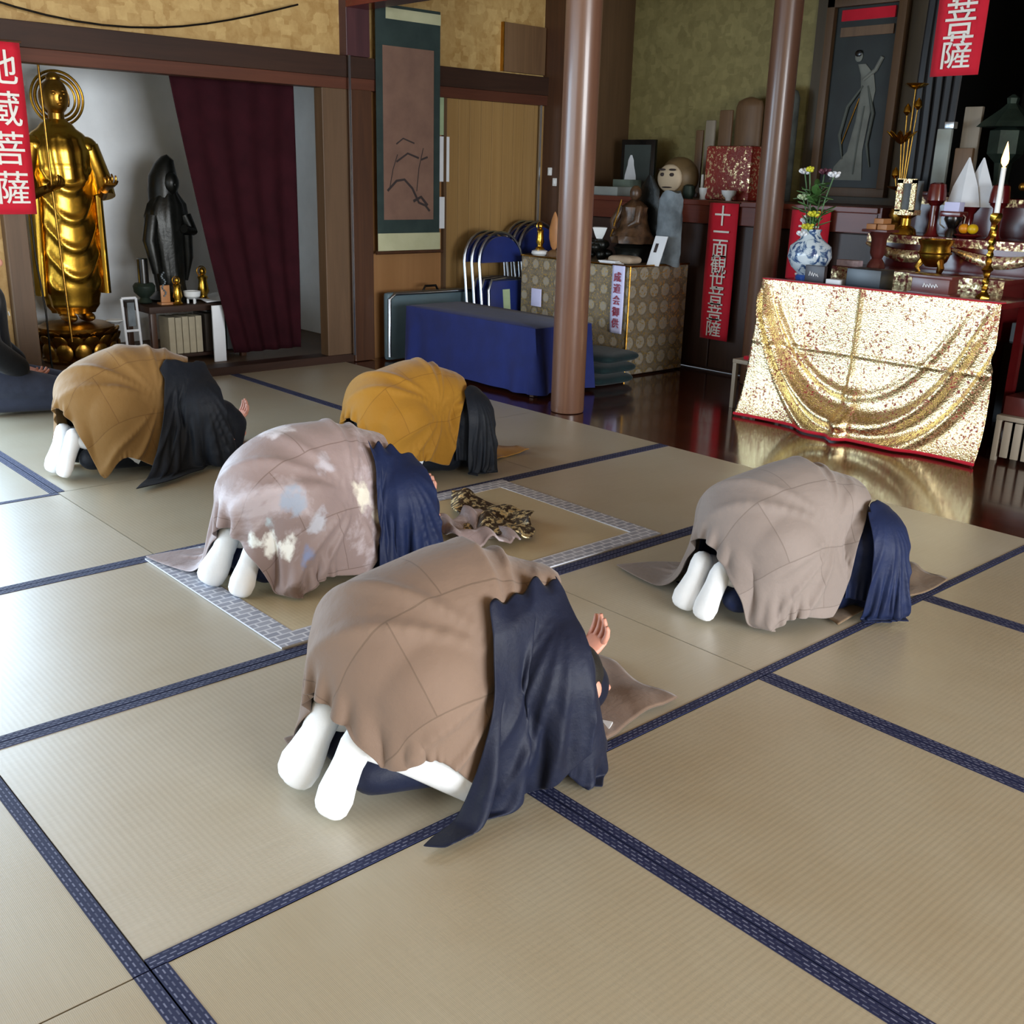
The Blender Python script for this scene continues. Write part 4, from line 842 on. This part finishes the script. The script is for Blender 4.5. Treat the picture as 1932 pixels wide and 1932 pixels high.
for i in range(5): part('strip', MB().grid(lambda u, v: (6.35-.05*i+.01*math.sin(8*v+i), 2.16-.085*i+.05*u, 3.0-1.72*v), 4, 12), mat('black_strip', '1b1b1e', .5), t).modifiers.new('t', 'SOLIDIFY').thickness = .004
# ---------------------------------------------------------------- altar: gold cloth table, tiers and offerings
t = thing('altar_table', 'red lacquer altar table behind the gold cloth', 'table', (5.0, 1.44, 0)); part('tabletop', MB().box(4.76, 5.18, .76, 2.13, .77, .80, .004), M_LACQ, t)
for x, y in ((4.79, .8), (5.15, .8), (4.79, 2.09), (5.15, 2.09)): part('leg', MB().box(x-.02, x+.02, y-.02, y+.02, -.004, .77), M_LACQ, t)
def gc(u, v):
    y = 2.135+(.745-2.135)*u+(.06*v*(1-2*u) if u < .5 else .02*v*(1-2*u)); z = .806-(.806-.012)*v
    d = .012*math.sin(9*u+3*v)*v
    for vs, a, w in ((.90-.95*abs(2*u-1)**2.6, .055, .06), (.72-1.0*abs(2*u-.95)**2.2, .014, .035), (1.04-.8*abs(2*u-1.05)**2.8, .04, .05)):
        q = (v-vs)/w; d += a*math.exp(-q*q)*min(1, v*4)*(1-.4*(u > .5))
    d += .045*math.exp(-((u-.50+.02*v)/.03)**2)*max(0, v-.55)*2.2+.006*math.exp(-((u-.46)/.008)**2)+.005*math.exp(-((v-.45)/.012)**2)-.03*math.exp(-((u-.47)/.05)**2)*max(0, v-.6)
    d += .02*math.exp(-((u-.12-.25*v)/.03)**2)*(v < .5)*v+.05*v**6
    d *= 1.5; return (4.752-d, y, z)
t = thing('altar_cloth', 'crinkled gold cloth with a red lining hanging before the altar', 'cloth', (4.75, 1.44, 0))
part('gold_face', MB().grid(gc, 150, 110), M_LAME, t).modifiers.new('t', 'SOLIDIFY').thickness = .003
part('red_edge', MB().box(4.745, 4.80, .745, 2.135, .803, .809, .002), M_RED, t); part('hem', MB().tube([(gc(i/60, 1)[0]-.004, gc(i/60, 1)[1], .012) for i in range(61)], .009, 6), M_RED, t)
def tier(x0, x1, y0, y1, z0, z1, label, swag):
    t = thing('altar_tier', label, 'altar', ((x0+x1)/2, (y0+y1)/2, z0)); part('board', MB().box(x0, x1, y0, y1, z1-.03, z1, .004), M_LACQ, t); part('body', MB().box(x0+.03, x1, y0+.02, y1-.02, z0, z1-.03), M_LACQ, t, False)
    part('fringe', MB().grid(lambda u, v: (x0-.006-.006*math.sin(40*u)*v, y1+(y0-y1)*u, z1-.004-.045*v), 60, 4), M_BROC, t)
    if swag:
        n = swag; sw = MB()
        for i in range(n):
            a, b = y1+(y0-y1)*i/n, y1+(y0-y1)*(i+1)/n
            sw.grid(lambda u, v: (x0-.002-.012*math.sin(PI*v), a+(b-a)*u, z1-.05-(.02+.05*math.sin(PI*u))*v-.035*math.sin(PI*u)), 14, 4)
        part('swag', sw, M_BROC, t)
    return t
tier(5.22, 5.52, .95, 1.98, -.004, .875, 'lower altar tier with a gold brocade fringe behind the dark box', 0)
part('front_cloth', MB().grid(lambda u, v: (5.212-.01*math.sin(30*u)*v, 1.98-1.03*u, .84-.2*v), 50, 6), M_BROC, [o for o in COL.objects if o.name == 'altar_tier'][0])
tier(5.52, 5.92, .35, 1.95, -.004, 1.06, 'middle altar tier with red and gold swags', 3)
tier(5.92, 6.45, .2, 1.95, -.004, 1.28, 'dark top altar tier below the tablets', 0)
t = thing('flower_vase', 'round blue and white porcelain vase of chrysanthemums', 'vase', (4.98, 1.99, .8)); part('vase', MB().lathe([(.05, 0), (.062, .012), (.055, .03), (.10, .075), (.125, .13), (.115, .19), (.06, .235), (.045, .26), (.055, .285), (.048, .285), (.035, .25)], 4.98, 1.99, .80, 32), M_PORC, t)
part('foot_ring', MB().lathe([(.066, 0), (.07, .02), (.06, .03)], 4.98, 1.99, .80, 28), mat('cobalt', '2f56a8', .2), t)
rnd = random.Random(11)
for i, (dy, dx, h, kd) in enumerate(((.09, 0, .60, 'w'), (.04, -.03, .61, 'y'), (-.02, .03, .60, 'p'), (-.10, 0, .585, 'w'), (.05, -.05, .46, 'g'), (-.03, -.05, .37, 'y'), (.06, .02, .33, 'w'), (-.01, -.07, .30, 'y'), (.03, -.05, .26, 'w'))):
    x, y, z = 4.98+dx, 1.99+dy, .80+h
    part('stem', MB().tube([(4.98+dx*.2, 1.99+dy*.2, 1.04), (4.98+dx*.7, 1.99+dy*.6, 1.04+(h-.24)*.6), (x, y, z-.01)], .004, 6), M_LEAF, t)
    fl = MB(); m = {'w': M_PAPER, 'y': M_YELFL, 'g': M_GREENP, 'p': mat('dusk_petal', '5d3040', .6)}[kd]; r = .034 if kd != 'y' or h < .5 else .022
    for q in range(11):
        a = 2*PI*q/11; fl.ell((x+math.cos(a)*r*.6, y+math.sin(a)*r*.6, z+.006*math.sin(3*q)), (r*.5, .008, .01), 8, 5, Matrix.Rotation(a, 3, 'Z') @ Matrix.Rotation(-.5, 3, 'Y'))
    fl.ell((x, y, z+.006), (r*.4, r*.4, .014), 10, 6); part('flower', fl, m, t)
for i in range(46):
    a, h = rnd.uniform(0, 2*PI), rnd.uniform(.27, .54); r = rnd.uniform(.02, .09); mb = MB(); mb.ell((0, 0, 0), (.046, .018, .004), 8, 5, Matrix.Rotation(a, 3, 'Z') @ Matrix.Rotation(rnd.uniform(-.9, .3), 3, 'Y')); mb.v = [(4.98+r*math.cos(a)+x, 1.99+r*math.sin(a)+y, .80+h+z) for x, y, z in mb.v]; part('leaf', mb, M_LEAF, t)
def plaque(name, label, cat, box, m, lm): 
    o = thing(name, label, cat, ((box[0]+box[1])/2, (box[2]+box[3])/2, box[4])); part('block', MB().box(*box, .004), m, o); return o
t = plaque('plaque', 'dark upright plaque with pale writing at the foot of the vase', 'plaque', (4.85, 4.88, 1.80, 1.925, .80, .895), mat('dark_plaque', '2a242b', .4), None)
wr = MB()
for i in range(4): wr.tube([(4.847, 1.835+.015*i, .835+.008*(i % 2)), (4.847, 1.845+.015*i, .85+.004*i), (4.847, 1.85+.015*i, .838)], .0022, 5)
part('writing', wr, M_PAPER, t)
B('box', 'low white box between the plaque and the dark box', 'box', (4.84, 4.92, 1.69, 1.78, .80, .83), M_PAPER); B('box', 'black lacquer box standing behind the gold cloth', 'box', (4.84, 4.98, 1.45, 1.655, .80, .90), mat('blue_black', '14202a', .35))
t = thing('offertory_box', 'small red-brown box with a flared lid behind the gold cloth', 'box', (4.88, 1.16, .8)); part('body', MB().box(4.83, 4.93, 1.06, 1.265, .81, .885, .003), M_RBOX, t); part('lid', MB().box(4.82, 4.94, 1.045, 1.28, .885, .902, .004), M_RBOX, t); part('base', MB().box(4.82, 4.94, 1.045, 1.28, .80, .814, .003), M_RBOX, t)
wr = MB()
for i in range(5): wr.tube([(4.828, 1.12+.016*i, .845), (4.828, 1.13+.016*i, .86-.005*(i % 2)), (4.828, 1.135+.016*i, .84)], .003, 5)
part('writing', wr, M_PAPER, t)
B('packet', 'striped white and pink packet on the tier behind the vase', 'packet', (5.24, 5.30, 1.83, 1.97, .875, .91), mat('packet_paper', 'b9a6ad', .6, var=.25, vs=20))
t = thing('carved_stand', 'carved red-brown stand carrying small wooden boxes', 'stand', (5.36, 1.78, .875)); part('column', MB().lathe([(.055, 0), (.05, .02), (.03, .05), (.045, .08), (.045, .16), (.06, .19), (.055, .2)], 5.36, 1.78, .875, 8), M_RBOX, t); part('tray', MB().box(5.29, 5.43, 1.70, 1.86, 1.075, 1.09, .003), M_RBOX, t)
for i, (dy, dz) in enumerate(((-.035, 0), (.035, 0), (-.01, .032))): B('small_box', ('pale wooden box in front on the carved stand', 'pale wooden box behind on the carved stand', 'pale wooden box on top of the pair on the carved stand')[i], 'box', (5.31, 5.40, 1.75+dy, 1.81+dy, 1.09+dz, 1.12+dz), M_ORANGEW, .003)
t = thing('gilt_lantern', 'square gilt altar lantern with a grey panel', 'lantern', (5.62, 1.775, 1.06))
part('frame', MB().box(5.585, 5.60, 1.715, 1.745, 1.19, 1.37).box(5.585, 5.60, 1.80, 1.835, 1.19, 1.37).box(5.585, 5.60, 1.715, 1.835, 1.35, 1.375).box(5.585, 5.68, 1.715, 1.835, 1.17, 1.20), M_LAME, t, False); part('panel', MB().box(5.60, 5.68, 1.72, 1.83, 1.19, 1.365), M_STONE, t, False); part('foot', MB().lathe([(.07, 0), (.06, .03), (.03, .05), (.03, .09), (.06, .11)], 5.63, 1.775, 1.06, 20), M_GILT, t)
t = thing('gilt_pot', 'wide gilt incense pot on the lower tier', 'pot', (5.36, 1.43, .875)); part('pot', MB().lathe([(.04, .03), (.07, .06), (.085, .10), (.08, .14), (.095, .165), (.1, .18), (.085, .18), (.06, .1)], 5.36, 1.43, .875, 32), M_GILT, t); part('band', MB().tube([(5.36+.087*math.cos(2*PI*i/32), 1.43+.087*math.sin(2*PI*i/32), .98) for i in range(33)], .006, 6, False), M_GILT2, t)
for i in range(3): part('leg', MB().tube([(5.36+.06*math.cos(i*2.09), 1.43+.06*math.sin(i*2.09), .94), (5.36+.085*math.cos(i*2.09), 1.43+.085*math.sin(i*2.09), .90), (5.36+.07*math.cos(i*2.09), 1.43+.07*math.sin(i*2.09), .875)], [.02, .016, .012], 8), M_GILT2, t)
for y, lb in ((1.60, 'tall dark red lacquer cup stand behind the gilt pot'), (1.23, 'tall dark red lacquer cup stand beside the lit candle')):
    t = thing('cup_stand', lb, 'stand', (5.62, y, 1.06)); part('stem', MB().lathe([(.045, 0), (.03, .02), (.024, .06), (.026, .17), (.05, .19)], 5.62, y, 1.06, 20), M_LACQ, t); part('cup', MB().lathe([(.03, .18), (.055, .2), (.052, .25), (.045, .29), (.02, .30)], 5.62, y, 1.06, 20), M_LACQ, t)
t = thing('offering_stand', 'black and red offering stand with silver handles', 'stand', (5.58, 1.46, 1.06)); part('body', MB().lathe([(.035, 0), (.03, .03), (.02, .05), (.035, .07), (.05, .10), (.045, .12)], 5.58, 1.46, 1.06, 16), M_BLACK, t); part('tray', MB().box(5.53, 5.63, 1.40, 1.52, 1.175, 1.205, .006), M_LACQ, t)
for s in (1, -1): part('handle', MB().tube([(5.57, 1.46+s*.04, 1.20), (5.57, 1.46+s*.075, 1.175), (5.57, 1.46+s*.07, 1.13), (5.57, 1.46+s*.04, 1.11)], .004, 6), M_SILVER, t)
for i, y in enumerate((1.385, 1.335)): 
    o = MB().ell((0, 0, .028), (.03, .03, .028), 20, 12).build('mandarin', M_ORAN if i == 0 else mat('yellow_peel', 'd8b012', .4)); o.location = (5.575, y, 1.085); tag(o, 'orange mandarin on the middle tier' if i == 0 else 'yellow citrus fruit beside the orange mandarin', 'fruit')
L('fruit_dish', 'dark red dish under the two fruits', 'dish', [(.04, 0), (.075, .018), (.07, .024), (.002, .015)], M_LACQ, (5.575, 1.36, 1.06), 24)
t = thing('folded_paper', 'white paper folded to two peaks on the altar', 'paper', (5.7, 1.44, 1.06)); part('stand', MB().lathe([(.05, 0), (.03, .03), (.03, .13), (.06, .17)], 5.72, 1.44, 1.06, 12), M_LACQ, t)
for s, dx in ((1, 0), (-1, .03)):
    fp = MB(); fp.rings([[(5.69+dx+.03*w*math.cos(2*PI*j/4), 1.435+s*.035+.10*w*math.sin(2*PI*j/4)-s*.0*q, 1.23+q*.27) for j in range(4)] for q, w in ((0, 1), (.4, .75), (1, .04))]); part('sheet', fp, M_PAPER, t, False)
t = thing('paper_packet', 'bright white folded paper packet below the two-peaked paper', 'paper', (5.59, 1.47, 1.205)); pk = MB().box(5.54, 5.60, 1.415, 1.505, 1.205, 1.255, .002); part('packet', pk, M_LILAC, t)
t = thing('tablet', 'pale grey memorial tablet on the top tier', 'tablet', (6.0, 1.80, 1.28)); part('slab', MB().box(5.99, 6.02, 1.755, 1.845, 1.30, 1.67, .006), mat('pale_slab', '9aa39f', .6), t); part('cap', MB().box(5.98, 6.03, 1.74, 1.80, 1.67, 1.71, .004), M_SILVER, t); part('foot', MB().box(5.96, 6.05, 1.73, 1.87, 1.28, 1.305, .004), M_LACQ, t)
for i, (y, z0_, z, m) in enumerate(((1.69, 1.28, 1.80, M_TABLET2), (1.655, 1.28, 1.56, M_TABLET))): B('tablet', ('tall tan wooden tablet behind the grey memorial tablet', 'short brown tablet before the tall tan tablet')[i], 'tablet', (6.10-.12*i, 6.13-.12*i, y-.055, y+.055, z0_, z), m, .006)
t = thing('gilt_lotus', 'gilt lotus plant ornament with leaves and buds on stems', 'ornament', (5.74, 1.885, 1.06)); x0, y0 = 5.74, 1.885
part('pot', MB().lathe([(.05, 0), (.06, .02), (.04, .06), (.06, .10), (.05, .14)], x0, y0, 1.06, 20), M_GILT2, t)
for (dy, dx, h, kd) in ((0, 0, .83, 'leaf'), (.05, .0, .55, 'flower'), (-.01, -.02, .25, 'leaf2'), (.035, 0, .70, 'bud'), (-.03, 0, .73, 'bud'), (.06, 0, .34, 'bud')):
    z = 1.06+h; part('stem', MB().tube([(x0, y0, 1.16), (x0+dx*.6, y0+dy*.5, 1.1+h*.5), (x0+dx, y0+dy, z)], .004, 6), M_GILT2, t)
    mb = MB(); c = (x0+dx, y0+dy, z)
    if kd.startswith('leaf'): mb.lathe([(r_*(1.25 if kd == 'leaf' else 1.8), z_) for r_, z_ in ((.005, -.012), (.03, .0), (.05, .016), (.052, .02), (.03, .008), (.004, -.004))], *c, 18, 1, 1, lambda a, q: .12*math.sin(5*a)); part('leaf', mb, M_GILT, t)
    elif kd == 'bud': mb.lathe([(.005, -.026), (.024, -.006), (.019, .02), (.002, .042)], *c, 10); part('bud', mb, M_GILT, t)
    else:
        for q in range(9): mb.ell((c[0]+.045*math.cos(q*.7), c[1]+.045*math.sin(q*.7), c[2]), (.06, .02, .009), 8, 5, Matrix.Rotation(q*.7, 3, 'Z') @ Matrix.Rotation(-.7, 3, 'Y'))
        part('flower', mb, M_GILT, t)
t = thing('bronze_lantern', 'dark green bronze roofed lantern behind the lit candle', 'lantern', (6.1, 1.46, 1.28)); part('body', MB().lathe([(.09, 0), (.06, .04), (.04, .1), (.05, .2), (.10, .25), (.10, .38), (.05, .40)], 6.1, 1.46, 1.28, 6), M_GREENB, t, False); part('roof', MB().lathe([(.18, .40), (.15, .43), (.06, .50), (.03, .53), (.035, .56), (.01, .58)], 6.1, 1.46, 1.28, 6), M_GREENB, t, False)
t = thing('gilt_ornament', 'gilt openwork ornament at the edge of the altar tiers', 'ornament', (5.85, 1.12, 1.06)); om = MB(); rnd = random.Random(9)
for i in range(18): om.ell((5.8+rnd.uniform(-.04, .04), 1.12+rnd.uniform(-.08, .08), 1.10+rnd.uniform(0, .42)), (.02, .03, .025), 8, 6)
om.tube([(5.8, 1.12, 1.06), (5.8, 1.12, 1.5)], .012, 8); part('openwork', om, M_GILT2, t)
t = thing('candlestick', 'tall twisted gilt candlestick with a burning white candle', 'candlestick', (4.98, .945, .8)); R = []
for i in range(60):
    z = i*.42/59; r = .010+.006*abs(math.sin(z*95))+(.022*math.exp(-(z/.018)**2))+.012*math.exp(-((z-.14)/.012)**2)+.014*math.exp(-((z-.40)/.02)**2); R.append([(4.98+r*math.cos(2*PI*j/10+z*20)*(1+.15*(j % 2)), .945+r*math.sin(2*PI*j/10+z*20)*(1+.15*(j % 2)), .80+z) for j in range(10)])
part('stick', MB().rings(R), M_GILT, t); part('candle', MB().lathe([(.013, .42), (.012, .635), (.004, .64)], 4.98, .945, .8, 14), M_WAX, t)
part('flame', MB().lathe([(.003, 0), (.016, .02), (.018, .04), (.010, .08), (.001, .12)], 4.98, .945, 1.437, 12), mat('flame', 'ffb45a', 1, var=0, emit=14), t)
# ---------------------------------------------------------------- stools and boxes either side of the gold cloth
def stool(label, x0, x1, y0, y1, h, slats=0):
    t = thing('stool', label, 'stool', ((x0+x1)/2, (y0+y1)/2, 0)); part('seat', MB().box(x0, x1, y0, y1, h-.025, h, .004), M_PALEW, t)
    for x, y in ((x0+.015, y0+.015), (x1-.015, y0+.015), (x0+.015, y1-.015), (x1-.015, y1-.015)): part('leg', MB().box(x-.013, x+.013, y-.013, y+.013, -.004, h-.025, .002), M_PALEW, t)
    for i in range(slats): w = (y1-y0-.06)/slats; part('slat', MB().box(x0, x0+.012, y0+.03+i*w, y0+.03+i*w+w*.7, .02, h-.03, .002), M_PALEW, t)
    return t
s = stool('small pale wooden stool with a red cloth beside the gold altar cloth', 4.84, 5.10, 2.14, 2.36, .30); part('red_cloth', MB().box(4.86, 5.08, 2.15, 2.30, .30, .325, .01), M_RED, s)
stool('pale slatted wooden stool in the gap past the gold cloth', 4.92, 5.2, .42, .752, .235, 5)
B('chest', 'black chest behind the slatted stool', 'chest', (5.22, 5.5, .2, .9, -.004, .56), M_BLACK); B('box', 'pale grey box on the black chest', 'box', (5.27, 5.45, .72, .90, .56, .66), mat('grey_box', '6f7c84', .6)); B('box', 'dark drawer box with a knob on the slatted stool', 'box', (4.96, 5.18, .46, .74, .235, .33), M_RBOX)
# ---------------------------------------------------------------- rush mat and the cloths on the tatami
def goza_edge():
    k = NT('goza_edge'); uv = k.coord('UV'); br = k.n('TexBrick', {'Color1': lin('8a8e9c'), 'Color2': lin('9a9da9'), 'Mortar': lin('c6c9d2'), 'Scale': 1.0, 'Mortar Size': .0042, 'Mortar Smooth': .4, 'Brick Width': .052, 'Row Height': .030}, offset=.5)
    k.t.links.new(uv, br.inputs['Vector']); k.p(Base_Color=br.outputs['Color'], Roughness=.7); return k.m
M_GEDGE = goza_edge(); M_GOZA = tatami('goza_rush', 'b5a888', 'c4b796', 'b39c78')
t = thing('rush_mat', 'thin rush mat with a grey honeycomb border on the tatami', 'mat', (1.75, 1.48, 0)); gx0, gx1, gy0, gy1, bw = .915, 2.61, 1.0, 1.95, .085
part('sheet', MB().grid(lambda u, v: (gx0+bw*.6+(gx1-gx0-bw*1.2)*u, gy0+bw*.6+(gy1-gy0-bw*1.2)*v, .0045+.0015*math.sin(30*u+5*v)), 30, 20, (1.6, .9)), M_GOZA, t)
def gb(x0, x1, y0, y1):
    part('border', MB().box(x0, x1, y0, y1, .0016, .007).add([(x0, y0, .0073), (x1, y0, .0073), (x1, y1, .0073), (x0, y1, .0073)], [(0, 1, 2, 3)], [[(x0, y0), (x1, y0), (x1, y1), (x0, y1)]]), M_GEDGE, t, False)
gb(gx0, gx1, gy0, gy0+bw); gb(gx0, gx1, gy1-bw, gy1); gb(gx0, gx0+bw, gy0+bw, gy1-bw); gb(gx1-bw, gx1, gy0+bw, gy1-bw)
def floor_cloth(label, pts, m, seed, amp=.008, cat='cloth', nm='prayer_cloth'):
    a, b, c, d = (Vector((p[0], p[1], 0)) for p in pts); rnd = random.Random(seed); ph = [rnd.uniform(0, 6) for _ in range(6)]
    def fn(u, v):
        p = a.lerp(b, u).lerp(d.lerp(c, u), v); z = .008+amp*(1+math.sin(7*u+ph[0]+3*v)*.6+math.sin(9*v+ph[1]+2*u)*.5)+amp*.8*max(0, math.sin(13*u-6*v+ph[2]))
        return (p.x+.012*math.sin(8*v+ph[3]), p.y+.012*math.sin(8*u+ph[4]), z)
    o = tag(MB().grid(fn, 36, 36).build(nm, m), label, cat); o.modifiers.new('t', 'SOLIDIFY').thickness = .005; return o
floor_cloth('brown prayer cloth spread under the head of the person in brown', [(1.14, .02), (1.55, .06), (1.60, .42), (1.15, .46)], M_KESA_BROWN, 1)
floor_cloth('brown prayer cloth under the person in taupe', [(2.36, .07), (3.02, .02), (3.08, .20), (2.42, .30)], cloth_mat('zagu_brown', '6b5946', '7a6650'), 2, .004)
floor_cloth('ochre prayer cloth at the head of the person in mustard', [(2.68, 2.20), (3.07, 2.27), (3.0, 2.5), (2.66, 2.48)], cloth_mat('zagu_ochre', '8a6228', '9a7032'), 3)
floor_cloth('brown prayer cloth at the head of the person in ochre', [(1.74, 2.97), (2.0, 2.93), (2.0, 3.35), (1.75, 3.40)], cloth_mat('zagu_dark', '6a4d2a', '7a5a34'), 4)
floor_cloth('black and gold brocade cloth rumpled before the person in mauve', [(1.93, 1.40), (2.14, 1.24), (2.30, 1.42), (2.22, 1.86)], M_LEOP, 5, .022)
floor_cloth('mauve prayer cloth beside the black and gold brocade', [(1.86, 1.28), (2.06, 1.22), (2.12, 1.58), (1.9, 1.6)], M_KESA_MAUVE, 6, .028)
for i, (x, y) in enumerate(((1.30, .07), (2.76, .06), (1.62, 3.02))): B('paper_slip', ('small white paper slip beside the person in brown', 'small white paper slip beside the person in taupe', 'small white paper slip beside the person in ochre')[i], 'paper', (x-.03, x+.03, y-.015, y+.015, .014 if i < 2 else .004, .018 if i < 2 else .008), M_PAPER, 0, None, .5)
# ---------------------------------------------------------------- seated person at the edge of the room
M_SWEAT = cloth_mat('black_sweater', '0c0e13', '12151b', .85, .3, .2); M_JEAN = cloth_mat('grey_blue_trousers', '2c3140', '383e50', .8, .3, .2)
def seated(loc, rz):
    body = [((0, 0, .25), (-.02, 0, .48), .12, .125), ((-.02, 0, .48), (.0, 0, .66), .125, .11), ((0, 0, .66), (.02, 0, .80), .08, .045), ((.02, 0, .80), (.045, 0, .90), .05, .078), ((.035, 0, .93), (.05, 0, .88), .088, .07)]
    for s in (1, -1):
        body += [((0, .1*s, .22), (.44, .13*s, .12), .095, .065), ((.44, .13*s, .09), (.0, .1*s, .07), .06, .04), ((0, .17*s, .68), (.0, .26*s, .44), .06, .045), ((0, .26*s, .44), (.20, .10*s, .25), .043, .028), ((0, 0, .66), (0, .17*s, .68), .09, .065)]
    def extra(mb):
        for s in (1, -1):
            hand_mb(mb, (.21, .09*s, .245), s, up=-.25, yaw=-.7*s, palm_up=(s < 0), curl=.35); mb.ell((.035, .086*s, .90), (.02, .012, .032)); mb.ell((.118, .03*s, .915), (.012, .016, .01))
        mb.ell((.137, 0, .885), (.02, .014, .024)); mb.ell((.122, 0, .843), (.012, .024, .008))
    o = bpy.data.objects.new('person', body_mesh('person', body, extra)); COL.objects.link(o); o.data.materials.append(M_SKIN); tag(o, 'person in a black sweater kneeling by the wall with hands in the lap', 'person')
    def cover(name, caps, grow, m, vox=.014):
        u = bpy.data.objects.new(name, body_mesh(name, [(a, b, c+grow, d+grow) for a, b, c, d in caps], lambda q: None, vox)); u.data.materials.append(m); COL.objects.link(u); u.parent = o
    arms = [q for q in body if abs(q[0][1]) >= .17 and q[0][2] > .4 or (q[0][2] == .66 and q[1][1])]
    arms = [(a, b if b[2] > .4 else tuple(a[i]+(b[i]-a[i])*.8 for i in range(3)), c, d) for a, b, c, d in arms]
    cover('sweater', [body[0], body[1], (body[2][0], (.01, 0, .73), .08, .06)]+arms, .045, M_SWEAT); cover('trousers', [q for q in body if q[2] in (.095, .06) and q[0][2] < .3], .016, M_JEAN)
    h = MB(); h.ell((.02, 0, .945), (.10, .098, .098), 20, 12); h.ell((-.03, 0, .88), (.06, .08, .09), 16, 10); h.build('hair', M_HAIR).parent = o
    em = MB(); em.tube([(.155, -.03, .60), (.158, -.02, .58), (.155, -.01, .60), (.153, -.005, .585)], .004, 6); em.build('emblem', M_LETTER).parent = o
    o.scale = (.95, .95, .92); o.location = loc; o.rotation_euler = (0, 0, rz)
seated((1.22, 4.68, 0), -.25)
